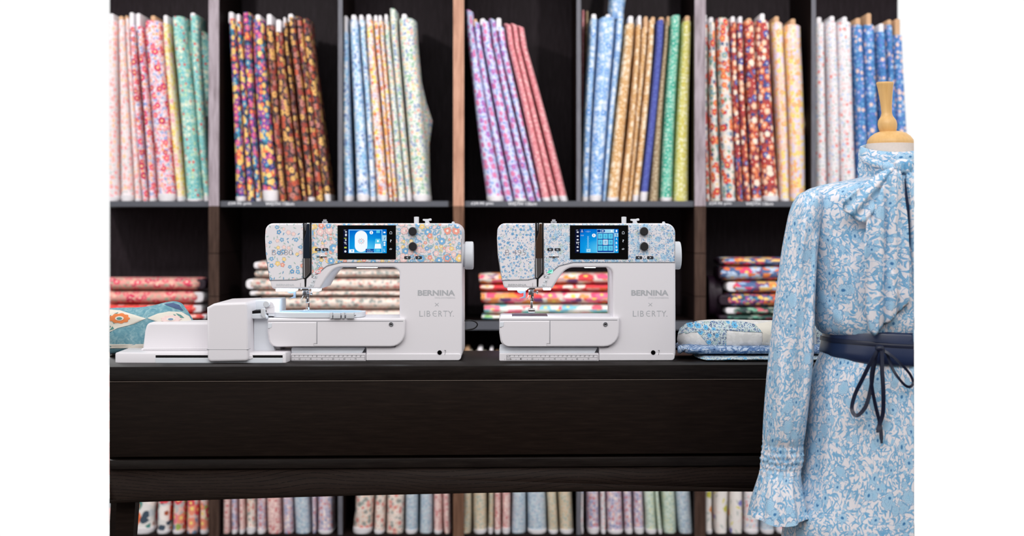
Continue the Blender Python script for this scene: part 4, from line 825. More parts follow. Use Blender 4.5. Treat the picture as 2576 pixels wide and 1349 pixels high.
    pr('base_foot', [(bl, 889, 1), (br, 889, 1), (br, 908), (bl, 908, 3)], -.004, .17, M_WHITE, .0015, 2)
    pr('tray', [(bl-(0 if A else 0), 875, 4), (br-2, 875, 1), (br-10, 889), (bl, 889)], .006, .1, M_WHITE2, .001, 2)
    pr('inner_column', rect(fl_+60, 873, fr, 890), .03, .15, M_WHITE2)
    r0, r1 = (bl+2 if A else 1274, br-2 if A else 1503); bms = []
    def bar(a_, b_, c2, d2): bms.append(prism_bm([q(a_, b_), q(c2, b_), q(c2, d2), q(a_, d2)], -.0044, -.0038))
    for y in (893.2, 899.4, 905.4): bar(r0, y, r1, y+.5)
    for x in (r0, r1-.5): bar(x, 893.2, x+.5, 905.8)
    k = 0; x = r1-9
    while x > r0+4:
        bar(x, 893.2, x+.5, 896.6); x -= 11.1; k += 1
    x = r1-22
    while x > r0+4:
        bar(x, 899.6, x+.6, 905.4); bar(x-14, 902.6, x-13.5, 905.4); x -= 28.2
    link('ruler_scale', me_from(bm_join(bms), 'ruler', 0), M_INK, root)
    nums = [(20, 0), (19, 1), (18, 2), (17, 3), (16, 4), (15, 5), (14, 6), (13, 7), (12, 8), (10, 9.9), (9, 11), (8, 12), (7, 13), (6, 14), (5, 15)]+([] if A else [(4, 16), (3, 17), (2, 18), (1, 19)])
    for v, k in nums:
        x = r1-9-k*11.1
        if x-3 > r0: tx('ruler_number', str(v), x-(3.4 if v > 9 else 1.6), x-.4, 894.4, 898.2 if v in (20, 15, 10) else 897.2, M_INK, 0, -.0042)
    for v, k in ((7, 0), (6, 1), (5, 2), (4, 3), (3, 4), (2, 5))+(() if A else ((1, 6),)):
        x = r1-22-k*28.2
        if x-3 > r0: tx('ruler_number', str(v), x-3.2, x-1, 901, 904.6, M_INK, 0, -.0042)
    if not A:
        tx('ruler_number', 'cm', 1275, 1279.5, 895.5, 897.8, M_INK, 0, -.0042); tx('ruler_number', 'inches', 1275, 1287, 901.6, 904.4, M_INK, 0, -.0042)
    # light bars, needle parts
    hbz = q(0, hb).y
    for a_, b_ in ((693, 742), (783, 802)):
        link('light_bar', me_from(box_bm(q(a_+L, 0).x, q(b_+L, 0).x, .004, .05, hbz-(.0065 if A else .0055), hbz+.001, .0015), 'light', 30), M_LED if A else MATS.setdefault('led2', None) or M_LED, root)
    if True: link('light_bar', me_from(box_bm(q(890+L, 0).x, q(942+(R if A else 560), 0).x, .06, .11, q(0, 675).y-.001, q(0, 675).y+.0015, .0006), 'light', 30), M_LED, root)
    nx = 764+L-(0 if A else 10); bx0 = q(nx, 0).x; 
    def mb(name, a_, b_, c2, d2, y0, y1, mat, bev=.0006): return link(name, me_from(box_bm(q(a_, 0).x, q(b_, 0).x, y0, y1, q(0, d2).y, q(0, c2).y, bev), name, 30), mat, root)
    mb('needle_bar', nx-2, nx+2, hb-2, hb+28, .04, .044, M_CHROME)
    mb('presser_bar', nx+1, nx+5.5, hb-2, hb+36, .052, .058, M_STEEL)
    mb('needle_clamp', nx-8, nx+2, hb+6, hb+19, .03, .045, M_STEEL, .001)
    mb('clamp_bracket', nx-12, nx+9, hb-1, hb+5, .03, .06, M_CHROME, .001)
    link('clamp_screw', me_from(lathe_bm([(.0012, 0), (.0012, .010), (.0042, .010), (.0046, .011), (.0046, .0135), (.0035, .0142)], 'x', 16, (q(nx+2, 0).x, .037, q(0, hb+13).y)), 'screw', 30), M_CHROME, root)
    link('thread_guide', me_from(tube_bm([(q(nx-12, 0).x, .034, q(0, hb+30).y), (q(nx-8, 0).x, .034, q(0, hb+22).y), (q(nx-4, 0).x, .036, q(0, hb+16).y)], .0008, 8), 'guide', 60), M_CHROME, root)
    link('needle', me_from(lathe_bm([(.0009, .0), (.0009, -.012), (.0005, -.02), (.0005, -.034), (.0001, -.036)], 'z', 12, (q(nx, 0).x, .042, q(0, hb+22).y)), 'needle', 60), M_CHROME, root)
    mb('foot_shank', nx-2.5, nx+4.5, hb+24, hb+38, .046, .056, M_CHROME, .001)
    if A:
        ring = [Vector((.0065*math.cos(t), .0065*math.sin(t), 0)) for t in [2*PI*k/24 for k in range(25)]]
        link('embroidery_foot', me_from(tube_bm([p+Vector((q(nx-1, 0).x, .042, q(0, 783).y)) for p in ring], .0011, 8), 'foot', 60), M_CHROME, root)
        mb('foot_stem', nx+3, nx+7.5, hb+36, 783, .046, .052, M_CHROME, .001)
    else:
        mb('foot_stem', nx-3, nx+3, hb+36, 781, .044, .05, M_CHROME, .001)
        mb('presser_foot', nx-9, nx+9, 780, 789, .03, .055, M_CHROME, .0015)
    th = [(718+L-(4 if not A else 0), 735), (726+L-(4 if not A else 0), 741), (738+L, 740), (738+L, 752), (723+L, 752), (732+L, 748), (732+L, 742)]
    pr('needle_threader', [(717+L, 733), (739+L, 733), (739+L, 752, 1), (722+L, 752.5), (733+L, 748), (733+L, 739), (726+L, 741, 4), (719+L, 738, 3)], .03, .036, M_THREADER, .0006)
    pr('stitch_plate', rect(nx-50, ft-1, nx+40, ft+1), .01, .1, M_STEEL)
    # top fittings
    cx_ = q(810.5+L, 0).x
    link('thread_cap', me_from(lathe_bm([(.0075, .346), (.0075, .351), (.005, .3515), (.0045, .354), (.0048, .3555), (.001, .3565)], 'z', 24, (cx_, .05, 0)), 'cap', 30), M_STEEL, root)
    px_ = q(1043.5+(R if A else 531), 0).x
    link('spool_pin', me_from(lathe_bm([(.0062, .345), (.0064, .362), (.0058, .3625), (.001, .363)], 'z', 24, (px_, .06, 0)), 'pin', 30), M_GREY2, root)
    o_ = (R if A else 531)
    pr('bobbin_winder', [(1066+o_, 562), (1078+o_, 562), (1075+o_, 556), (1083+o_, 555, 2), (1081+o_, 549, 2), (1073+o_, 551), (1060+o_, 551, 2), (1060+o_, 555, 2), (1066+o_, 556.5)], .05, .064, M_GREY2, .001)
    link('cutter_stud', me_from(lathe_bm([(.004, .345), (.004, .3485), (.0025, .350), (.0005, .3505)], 'z', 16, (q(1138+o_+(0 if A else 6), 0).x, .05, 0)), 'stud', 40), M_GREY2, root)
    # hand wheel
    link('hand_wheel', me_from(lathe_bm([(.030, -.006), (.030, .004), (.0335, .0042), (.036, .006), (.0362, .0225), (.035, .0255), (.031, .0265), (.0001, .0272)], 'x', 48, (q(1162.5+R-(0 if A else 4), 0).x, .085, q(0, 642).y-.003)), 'wheel', 30), M_WHITE2, root)
    if A:
        p0 = [(q(1160, 820).x, .17, q(0, 820).y), (q(1178, 819).x, .17, q(0, 818.5).y), (q(1192, 824).x, .18, q(0, 824).y), (q(1196, 832).x, .185, q(0, 832).y), (q(1186, 842).x, .19, q(0, 842).y), (q(1160, 846).x, .19, q(0, 846).y)]
        link('power_cord', me_from(tube_bm(spline(p0), .0018, 10), 'cord', 80), M_CORD, root)
    for x in (740 if A else 1270, 1140+R-(0 if A else 0)):
        link('rubber_foot', me_from(lathe_bm([(.008, -.0), (.008, .003)], 'z', 16, (q(x, 0).x, .05, 0)), 'foot', 30), M_BLACK, root)
    return root
machine('a'); machine('b')

# ------------------------------------------------------------------ embroidery module + hoop
MX = 520
em = thing('embroidery_module', 'white embroidery module sliding carriage beside the left sewing machine', 'embroidery module', W(MX, 908, 3.4)); em.location.z = TZ
qe = lambda x, y: Vector(((x-MX)/1000, (908-y)/1000))
def pe(name, pts, y0, y1, mat, bev=0, seg=3, parent=em, back=False):
    pp = rpoly([((x_[0]-MX)/1000, (908-x_[1])/1000)+((max(x_[2]/1000, bev*1.35) if x_[2] > 0 else 0,) if len(x_) > 2 else ()) for x_ in pts])
    return link(name, me_from(prism_bm(pp, y0, y1, bev, seg, back), name, 35), mat, parent)
# plan-view rounded base
def slab(name, pts, z0, z1, mat, bev, parent=em):
    pp = rpoly(pts, 6); bm = prism_bm(pp, z0, z1, 0)
    bm.free(); rings = []
    for i_, z in ((0, z0), (0, z1-bev), (bev*.3, z1-bev*.3), (bev, z1)):
        rings.append([Vector((p.x, p.y, z)) for p in (inset(pp, i_) if i_ else pp)])
    return link(name, me_from(loft(rings), name, 40), mat, parent)
slab('module_base', [(-.219, -.045, .012), (-.118, -.047), (.20, -.047), (.207, -.045, .012), (.212, .02, .01), (.20, .15, .01), (-.225, .15, .03)], .0, .0245, M_WHITE, .004)
pe('slot', [(404, 889.5), (719, 889.5), (719, 895.5), (404, 895.5)], -.0475, -.02, M_DARK)
pe('slot_cover', [(403.5, 896), (719, 896), (719, 909, 0), (403.5, 909, 0)], -.0485, -.03, M_WHITE2, .0008)
pe('riser', [(356, 835), (362, 814, 22), (700, 814, 4), (700, 884), (350, 884), (353, 860)], .03, .12, M_WHITE, .006, 4)
pe('riser_foot', [(352, 878, 4), (690, 878, 4), (690, 885), (345, 885)], .018, .12, M_WHITE, .005, 3)
# carriage
cy0, cy1 = -.062, .15
cr = pe('carriage', [(534, 770), (552, 760, 16), (634, 757, 8), (637, 903, 6), (536, 905, 10)], cy0, cy1, M_WHITE, .006, 4)
pe('carriage_seam', [(533.7, 873.6), (636.6, 873.6), (636.6, 874.4), (533.7, 874.4)], cy0-.0002, cy0+.03, M_SEAM, parent=cr)
pe('carriage_toe', [(630, 889, 3), (645, 889, 3), (646, 898, 2), (640, 900, 3), (630, 901, 3)], cy0+.012, cy0+.05, M_WHITE, .002, parent=em)
# needle-side arm with hoop clamp
pe('arm_block', [(630, 758, 3), (694, 756, 3), (694, 793, 2), (630, 796)], .05, .15, M_WHITE2, .003)
pe('arm_rail', [(630, 789), (668, 786), (668, 781), (630, 783)], .0, .05, M_DARK)
pe('arm_shelf', [(630, 790, 1), (664, 788, 3), (672, 796, 2), (672, 802), (630, 802)], -.005, .1, M_WHITE2, .002)
pe('clamp_lever', [(658, 776, 3), (668, 775, 3), (670, 800, 3), (664, 800), (658, 792)], -.012, -.002, M_GREY2, .002)
bmk = lathe_bm([(.0001, -.006), (.0072, -.006), (.008, -.0045), (.008, .01)], 'y', 28, (qe(669, 0).x, .01, qe(0, 766).y)); link('clamp_knob', me_from(bmk, 'knob', 40), M_GREY2, em)
bmk = lathe_bm([(.0001, -.001), (.0075, -.001), (.009, .001), (.009, .03)], 'y', 28, (qe(679, 0).x, .012, qe(0, 768).y)); link('clamp_housing', me_from(bmk, 'housing', 40), M_WHITE, em)
pe('clamp_block', [(664, 769, 2), (690, 769, 3), (690, 790, 2), (664, 790, 2)], .012, .05, M_WHITE, .002)
pe('side_panel', [(636, 800), (684, 800), (676, 812, 4), (678, 850), (690, 884), (636, 884)], .012, .12, M_WHITE2, .002)
hp = thing('embroidery_hoop', 'oval pale blue embroidery hoop over the free arm of the left machine', 'embroidery hoop', W(800, 799, 3.42))
hp.location.z = TZ+(908-799)/1000
def superel(rx, ry, n=48, e=.62): return [Vector((math.copysign(abs(math.cos(t))**e, math.cos(t))*rx, math.copysign(abs(math.sin(t))**e, math.sin(t))*ry, 0)) for t in [2*PI*k/n for k in range(n)]]
o_ = superel(.116, .062); i_ = superel(.108, .056)
rr = [[p+Vector((0, .03, z)) for p in P_] for P_, z in ((i_, 0), (o_, 0), (o_, .012), (i_, .012))]; rr.append(rr[0])
link('hoop_frame', me_from(loft(rr, (False, False)), 'frame', 40), M_WHITE2, hp)
rr = [[p+Vector((0, .03, z)) for p in P_] for P_, z in ((i_, .006), (i_, .0105))]
link('stabiliser_film', me_from(loft(rr), 'film', 40), M_HOOP, hp)
def ph(name, x0, x1, y0, y1, z0, z1, mat, bev=.001): return link(name, me_from(box_bm(x0, x1, y0, y1, z0, z1, bev), name, 30), mat, hp)
ph('hoop_arm', -.125, -.08, -.006, .05, .002, .010, M_WHITE2)
for a_, b_ in ((.035, .042), (.044, .062), (.065, .072), (.076, .096)): ph('tension_clamp', a_, b_, -.042, -.030, -.001, .0125 if b_-a_ > .01 else .0135, M_GREY2)
link('tension_screw', me_from(lathe_bm([(.0022, .036), (.0022, .10)], 'x', 14, (0, -.037, .007)), 'screw', 30), M_STEEL, hp)

# ------------------------------------------------------------------ puffed cushions and quilt
def puff(name, outline, d, thick, mat, parent, nr=10, power=2.4, wob=.003, back=1.0, subdiv=4, uvo=0):
    P = []
    n0 = len(outline)
    for i in range(n0):
        a_, b_ = Vector(outline[i]), Vector(outline[(i+1) % n0])
        for k in range(subdiv): P.append(a_.lerp(b_, k/subdiv))
    # soften the outline
    for _ in range(2): P = [(P[i-1]+P[i]*2+P[(i+1) % len(P)])/4 for i in range(len(P))]
    C = sum(P, Vector((0, 0)))/len(P); org = parent.location
    def surf(p, side, s_):
        w = W(p.x, p.y, d); h = thick/2*(max(0, 1-s_**power))**.5
        w.y = d+side*h*(1 if side < 0 else back)+wob*noise.noise(Vector((p.x*.03, p.y*.03, side*3)))*1.5
        return w-org
    rings = []
    for s_ in (.02, .25, .45, .62, .76, .87, .95, 1.0): rings.append([surf(C+(p-C)*s_, -1, s_) for p in P])
    for s_ in (.95, .85, .6, .3, .02): rings.append([surf(C+(p-C)*s_, 1, s_) for p in P])
    bm = loft(rings); uvl = bm.loops.layers.uv.active
    for f in bm.faces:
        for l in f.loops: l[uvl].uv = (l.vert.co.x+uvo, l.vert.co.z)
    o = link(name, me_from(bm, name, 80), mat, parent)
    def depth(p):
        v = p-C; L_ = v.length; best = 1e9
        for i in range(len(P)):
            a_, b_ = P[i]-C, P[(i+1) % len(P)]-C; e_ = b_-a_; den = v.x*e_.y-v.y*e_.x
            if abs(den) < 1e-9: continue
            t = (a_.x*e_.y-a_.y*e_.x)/den; u_ = (a_.x*v.y-a_.y*v.x)/den
            if t > 0 and -.001 <= u_ <= 1.001: best = min(best, t)
        return 1/best if best < 1e8 else 0
    def patch(nm, poly, m_, eps=.0015, sub=5):
        Q = []
        for i in range(len(poly)):
            a_, b_ = Vector(poly[i]), Vector(poly[(i+1) % len(poly)])
            for k in range(sub): Q.append(a_.lerp(b_, k/sub))
        c_ = sum(Q, Vector((0, 0)))/len(Q); rr = []
        for s_ in (1.0, .985, .8, .55, .3, .03):
            ring = []
            for p in Q:
                pp = c_+(p-c_)*s_; sd = min(depth(pp), .999); w = surf(pp, -1, sd); w.y -= eps*(1 if s_ < 1 else -.5); ring.append(w)
            rr.append(ring)
        b_ = loft(rr, (False, True)); ul_ = b_.loops.layers.uv.active
        for f in b_.faces:
            for l in f.loops: l[ul_].uv = (l.vert.co.x+uvo, l.vert.co.z)
        return link(nm, me_from(b_, nm, 80), m_, parent)
    return o, patch
pl = thing('patchwork_cushion', 'teal and cream patchwork cushion with appliqué flowers behind the embroidery module', 'cushion', (W(380, 880, 3.56).x, 3.56, TZ))
cu, patch = puff('cushion_cover', [(190, 790), (276, 774), (350, 774), (385, 769), (410, 762), (438, 757), (458, 762), (474, 785), (492, 815), (512, 850), (520, 884), (400, 890), (190, 892)], 3.52, .10, M_TEALM, pl)
patch('cream_patch', [(215, 800), (276, 777), (310, 779), (345, 788), (381, 798), (350, 812), (310, 822), (276, 838), (230, 858)], M_QCREAM)
patch('cream_patch', [(383, 797), (408, 786), (435, 781), (462, 783), (478, 795), (490, 815), (455, 814), (420, 811)], M_QCREAM)
patch('cream_patch', [(200, 866), (276, 863), (400, 862), (508, 862), (512, 872), (400, 873), (276, 874), (200, 876)], M_QCREAM)
patch('navy_patch', [(418, 764), (440, 761), (455, 766), (466, 781), (440, 770)], solid('slate_navy_cloth', K(72, 92, 130), .85))
def flower_ap(cx_, cy_, rx, ry, mat, matc, n=9):
    pts = [(cx_+rx*(.82+.18*abs(math.cos(t*n/2)))*math.cos(t), cy_+ry*(.82+.18*abs(math.cos(t*n/2)))*math.sin(t)) for t in [2*PI*k/(n*5) for k in range(n*5)]]
    patch('applique_flower', pts, mat, .003, 1); patch('flower_centre', [(cx_+rx*.42*math.cos(t), cy_+ry*.42*math.sin(t)) for t in [2*PI*k/14 for k in range(14)]], M_QCREAM, .004, 1)
    patch('flower_centre', [(cx_+rx*.25*math.cos(t), cy_+ry*.25*math.sin(t)) for t in [2*PI*k/12 for k in range(12)]], matc, .005, 1)
M_OR = solid('orange_applique', K(224, 128, 72), .85, bump=(60, .3)); M_LP = solid('pale_pink_applique', K(226, 200, 196), .85, bump=(60, .3)); M_SGA = solid('sage_applique', K(90, 140, 135), .85); M_BLA = solid('slate_blue_applique', K(110, 135, 165), .85)
for pts in ([(280, 795), (292, 790), (288, 802)], [(296, 806), (304, 803), (300, 812)], [(300, 786), (308, 783), (304, 791)], [(276, 822), (284, 812), (292, 818), (286, 824)], [(288, 828), (296, 818), (300, 824)], [(452, 786), (462, 790), (470, 798), (462, 797)], [(446, 788), (452, 790), (448, 794)]): patch('applique_leaf', pts, M_SGA, .0028, 3)
flower_ap(314, 798, 27, 13, M_OR, M_SGA); flower_ap(441, 800, 25, 10, M_LP, M_BLA)
th = thing('folded_floral_throw', 'dark floral fringed throw folded under the patchwork cushion', 'throw', (W(280, 888, 3.6).x, 3.5, TZ))
bm = box_bm(-.12, .03, .0, .11, .0, .018, .006); link('throw_fold', me_from(bm, 'throw', 60), M_NATURAL, th)
# quilt roll on the right
qt = thing('rolled_patchwork_quilt', 'rolled blue and white patchwork quilt lying between the right machine and the dress', 'quilt', (W(1900, 885, 3.5).x, 3.5, TZ+.0265))
q_, patch = puff('quilt_roll', [(1702, 856), (1706, 836), (1722, 818), (1750, 807), (1790, 804), (1850, 804), (1920, 806), (2000, 806), (2084, 807), (2090, 845), (2084, 884), (2000, 884), (1900, 882), (1820, 884), (1760, 888), (1730, 881), (1710, 872)], 3.5, .15, M_QWHITE, qt, power=3.2)
patch('floral_patch', [(1704, 840), (1710, 826), (1726, 813), (1750, 808), (1800, 805.5), (1860, 805.5), (1890, 812), (1904, 831), (1860, 829), (1817, 826), (1790, 826), (1765, 826), (1736, 822), (1718, 832)], M_BLUEDITSY)
patch('floral_patch', [(1740, 823), (1765, 826), (1790, 826), (1817, 826), (1816, 850), (1815, 877), (1800, 882), (1788, 881), (1768, 858)], M_BLUEDITSY)
patch('white_patch', [(1817.5, 827), (1860, 830), (1904, 832), (1904, 879), (1860, 881), (1816, 881)], M_QWHITE)
patch('cream_patch', [(1905, 832), (1890, 812), (1925, 808), (1952, 808), (1955, 880), (1906, 880)], M_QCREAM)
patch('floral_patch', [(2040, 812), (2084, 812), (2086, 882), (2046, 882)], M_BLUEDITSY)
def fcloth(name, label, x0, x1, z0, z1, y0, y1, mat, fray=0):
    d = 3.42; ox = (sx(x0, d)+sx(x1, d))/2; r_ = thing(name, label, 'folded fabric', (ox, y0, z0)); L_ = sx(x1, d)-sx(x0, d); hh = z1-z0; rings = []
    NX = 40
    for i in range(NX+1):
        t = i/NX; x = -L_/2+L_*t; ring = []; e = (.5 if i == 0 else .8 if i == 1 else 1)
        for k in range(24):
            a_ = PI/2+2*PI*k/24; c_, s_ = math.cos(a_), math.sin(a_); nz = noise.noise(Vector((t*9, k*.4, x0*.1)))
            y = (y1-y0)/2-math.copysign(abs(s_)**.5, s_)*(y1-y0)/2*e; z = hh/2+math.copysign(abs(c_)**.8, c_)*hh/2*e*(.94+.12*nz)
            ring.append(Vector((x+.006*nz, y+.006*nz, min(max(z, .0003), hh-.0002))))
        rings.append(ring)
    link('cloth_fold', me_from(loft(rings), name, 80), mat, r_)
    if fray:
        rings = []
        for i in range(7):
            t = i/6; rings.append([Vector((-L_/2-.012+.04*t, .01+.03*math.sin(t*2)+.012*math.cos(a_), hh*.55+hh*.42*math.sin(a_)*(.7+.3*math.sin(t*9)))) for a_ in [2*PI*k/14 for k in range(14)]])
        link('gathered_corner', me_from(loft(rings), 'corner', 80), mat, r_)
    return r_
fcloth('folded_fabric', 'light blue ditsy cloth folded flat on the table under the toile cloth', 1757, 2080, TZ+.0003, TZ+.0118, 3.375, 3.6, FAB['meadow'][1] if False else M_BLUEDITSY)
fcloth('folded_fabric', 'blue toile cloth folded beneath the rolled patchwork quilt', 1716, 2075, TZ+.012, TZ+.0385, 3.40, 3.6, M_TOILE2, 1)
qt.location.z = TZ+.0265

# ------------------------------------------------------------------ dress form, dress, belt
DD = 3.10; BC = 2240
dfm = thing('dress_form', 'ecru dress form with turned honey wood neck finial at right', 'dress form', (W(BC, 560, DD).x, DD, 0))
org = dfm.location
def zpx(y, d=DD): return ZC-(y-HY)*d/F
K1 = DD/F
prof = [(0.0001, 381), (57, 380.5), (57.5, 364)]
def lz(prof): return [(max(r_*K1, .0001), zpx(y)) for r_, y in prof]
link('neck_block', me_from(lathe_bm(lz([(0.1, 480), (56, 470), (59, 420), (60, 380), (59, 362), (40, 360), (.1, 360)]), 'z', 48), 'neck', 60), M_FORM, dfm)
link('torso', me_from(lathe_bm([(.0001, .5), (.10, .5), (.125, .6), (.115, .9), (.09, 1.0), (.10, 1.15), (.105, 1.28), (.06, 1.35), (.001, 1.36)], 'z', 32), 'torso', 60), M_FORM, dfm)
link('neck_cap', me_from(lathe_bm(lz([(.1, 372), (50, 371), (56, 366), (57.5, 360), (56, 352), (49, 343), (38, 335), (26, 331), (.1, 330)]), 'z', 48), 'cap', 60), M_BEECH, dfm)
bm = lathe_bm(lz([(.1, 336), (16, 336), (20, 331), (23, 322), (24, 312), (22, 303), (18, 297), (14, 291), (13, 283), (14, 265), (16, 245), (19, 222), (21, 213), (21.5, 209), (20, 207), (.1, 206.5)]), 'z', 48)
bmesh.ops.translate(bm, verts=bm.verts, vec=(0, 0, 0)); fin = link('finial', me_from(bm, 'finial', 50), M_BEECH, dfm)
bmesh_tilt = math.radians(-1.5); fin.rotation_euler = (0, 0, 0)
for v in fin.data.vertices: v.co.x += (v.co.z-zpx(330))*-.06-.006
link('stand_pole', me_from(lathe_bm([(.014, .03), (.014, .52)], 'z', 20), 'pole', 60), M_BEECH, dfm)
link('stand_base', me_from(lathe_bm([(.0001, .0), (.19, .0), (.19, .015), (.05, .035), (.0001, .04)], 'z', 40), 'base', 40), M_BEECH, dfm)
dr = thing('dress', 'long sleeved blue toile print dress with neck bow on the dress form', 'dress', (org.x, DD, 0))
def X(px, d=DD): return sx(px, d)-org.x
def gridpoints(rows, n):
    """Catmull interpolate list of tuples"""
    P = [Vector(r_[:4]) if len(r_) > 3 else Vector((*r_, 0)) for r_ in rows]; return spline(P, n)
def crease(px, py, L_):
    s_ = 0
    for (x0, y0, x1, y1, w_, a_) in L_:
        dx_, dy_ = x1-x0, y1-y0; t = max(0, min(1, ((px-x0)*dx_+(py-y0)*dy_)/(dx_*dx_+dy_*dy_))); qx, qy = x0+dx_*t, y0+dy_*t
        dd = math.hypot(px-qx, py-qy); s_ += 1.7*a_*math.exp(-(dd/w_)**2)*math.sin(PI*min(1, max(.12, t if t > 0 else .12, ))**.7 if t < 1 else .3)
    return s_
CR = [(2255, 430, 2140, 640, 9, .007), (2262, 440, 2165, 720, 8, .008), (2235, 425, 2080, 560, 10, .005), (2150, 600, 2170, 830, 9, .007), (2110, 650, 2120, 830, 10, .005), (2075, 600, 2090, 820, 9, .006), (2190, 480, 2180, 830, 8, .006), (2060, 480, 2060, 700, 9, .006), (2240, 600, 2250, 830, 10, .006), (2050, 740, 2100, 830, 10, .006), (2130, 470, 2060, 520, 10, .004)]
def tors(rows, n, ns, cre, fold=0, seed=0, p=.9, lowfold=None):
    rings = []
    for v in gridpoints(rows, n):
        y, hw, ry, cxo = v[0], v[1], v[2], v[3]; ring = []
        for k in range(ns):
            a_ = PI/2+2*PI*k/ns; c_, s_ = math.cos(a_), math.sin(a_)
            x = math.copysign(abs(c_)**p, c_)*hw*K1; yy = -(-math.copysign(abs(s_)**p, s_)*ry) ; yy = math.copysign(abs(s_)**p, s_)*ry
            f = 1+fold*(math.sin(a_*9+seed+y*.004)*.5+math.sin(a_*17+seed*2+y*.006)*.3)
            if lowfold: f *= 1+lowfold(y)*math.sin(a_*11+1.3)
            px = BC+x/K1
            yy2 = yy*f-(crease(px, y, cre) if s_ < 0 else 0)+.0015*noise.noise(Vector((px*.02, y*.015, 4)))
            ring.append(Vector((x*f+X(BC+cxo), yy2, zpx(y))))
        rings.append(ring)
    return rings
link('bodice', me_from(loft(tors([(446, 76, .068, 0), (452, 100, .075, 0), (459, 140, .085, 0), (468, 180, .09, 0), (480, 212, .095, 0), (505, 226, .105, 0), (560, 222, .118, 0), (640, 208, .128, 0), (740, 197, .132, 0), (800, 193, .132, 0), (826, 184, .126, 0), (838, 172, .118, 0)], 5, 120, CR, .004), (False, False)), 'bodice', 180), M_TOILE, dr)
CS = [(2120, 960, 2105, 1340, 10, .005), (2200, 940, 2215, 1340, 14, .004), (2065, 930, 2050, 1300, 9, .006), (2280, 940, 2290, 1340, 12, .006)]
link('skirt', me_from(loft(tors([(872, 166, .115, 0), (905, 182, .125, 0), (950, 198, .135, 0), (1020, 208, .14, 0), (1100, 213, .145, 0), (1180, 222, .15, 0), (1250, 240, .155, 0), (1300, 262, .16, 0), (1349, 268, .165, 0), (1500, 290, .18, 0), (1700, 310, .2, 0)], 4, 120, CS, .012), (False, False)), 'skirt', 180), M_TOILE, dr)
# sleeve
def sleeve_rings():
    rows = [(480, 2030, 2062, .02), (488, 2012, 2068, .04), (502, 2000, 2070, .055), (530, 1988, 2068, .062), (580, 1977, 2060, .065), (650, 1965, 2052, .066), (760, 1951, 2047, .07), (860, 1940, 2046, .072), (950, 1931, 2040, .07), (1040, 1924, 2030, .066), (1095, 1921, 2023, .058), (1118, 1921, 2019, .05), (1150, 1918, 2018, .05), (1180, 1915, 2014, .05), (1205, 1908, 2014, .058), (1250, 1896, 2022, .072), (1300, 1885, 2033, .085)]
    rings = []
    for v in gridpoints(rows, 8):
        y, xl, xr, ry = v; ring = []; d = DD-.035; sc = d/F
        cuff = math.exp(-((y-1152)/34)**2); low = max(0, min(1, (y-1180)/80)); up = max(0, min(1, (y-960)/120))*(1-low)
        for k in range(160):
            a_ = PI/2+2*PI*k/160; c_, s_ = math.cos(a_), math.sin(a_); hw = (xr-xl)/2*sc
            f = 1+.018*math.sin(a_*5+y*.006)+.02*up*math.sin(a_*15+.6)+.05*low*math.sin(a_*9+1.1)+.02*low*math.sin(a_*19)
            f += cuff*(.06*math.sin(a_*26+noise.noise(Vector((y*.09, a_*3, 1)))*3)+.06*noise.noise(Vector((a_*9, y*.13, 7))))
            if 1110 < y < 1195: f += .03*math.sin(y*.42)*cuff
            x = c_*hw*f; yy = s_*ry*f-(crease((xl+xr)/2+x/sc, y, [(2010, 520, 1990, 720, 9, .007), (2040, 600, 2020, 900, 8, .008), (1985, 700, 1975, 1000, 9, .006), (2030, 800, 2005, 1090, 8, .007), (1950, 850, 1945, 1090, 8, .005)]) if s_ < 0 else 0)
            hem = 6*math.sin(a_*3+.5) if y > 1290 else 0
            ring.append(Vector((sx((xl+xr)/2, d)-org.x+x, yy-.035, ZC-(y+hem-HY)*sc)))
        rings.append(ring)
    return rings
link('sleeve', me_from(loft(sleeve_rings(), (False, False), uv_off=(.7, .3)), 'sleeve', 180), M_TOILE, dr)
# standing collar: inner wall, rolled outer wall
def ringpts(y, hw, ry, n=64, tilt=0, wob=0):
    return [Vector((X(BC)+math.cos(a_)*hw*K1*(1+wob*math.sin(a_*7)), math.sin(a_)*ry*(1+wob*math.cos(a_*5)), zpx(y)-tilt*math.sin(a_)*-1)) for a_ in [PI/2+2*PI*k/n for k in range(n)]]
rc_ = [ringpts(400, 60, .056, tilt=.014), ringpts(376, 63, .058, tilt=.014), ringpts(370, 67, .061, tilt=.014, wob=.01), ringpts(372, 73, .066, tilt=.014, wob=.02), ringpts(390, 78, .070, tilt=.008, wob=.02), ringpts(408, 75, .069, tilt=.004, wob=.03), ringpts(424, 79, .072, wob=.03), ringpts(440, 76, .072, wob=.02), ringpts(452, 82, .074)]
link('collar', me_from(loft(rc_, (False, False), uv_off=(.2, .9)), 'collar', 180), M_TOILE, dr)
def sheet(name, outline, d, thick, pleats=None, uvo=.4, mat=M_TOILE):
    """soft folded cloth panel; pleats: function(px,py)->depth"""
    P = []; n0 = len(outline)
    for i in range(n0):
        a_, b_ = Vector(outline[i]), Vector(outline[(i+1) % n0])
        for k in range(5): P.append(a_.lerp(b_, k/5))
    P = [(P[i-1]+P[i]*2+P[(i+1) % len(P)])/4 for i in range(len(P))]
    C = sum(P, Vector((0, 0)))/len(P); rings = []
    for side, ss in ((-1, (.03, .2, .4, .58, .74, .87, .95, 1.0)), (1, (.95, .6, .03))):
        for s_ in ss:
            ring = []
            for p in P:
                pp = C+(p-C)*s_; w = W(pp.x, pp.y, d); w.y = d+side*thick/2*math.sqrt(max(0, 1-s_**4))
                if pleats: w.y -= pleats(pp.x, pp.y)
                ring.append(w-org)
            rings.append(ring)
    bm = loft(rings); ul_ = bm.loops.layers.uv.active
    for f in bm.faces:
        for l in f.loops: l[ul_].uv = (l.vert.co.x+uvo, l.vert.co.z)
    return link(name, me_from(bm, name, 180), mat, dr)
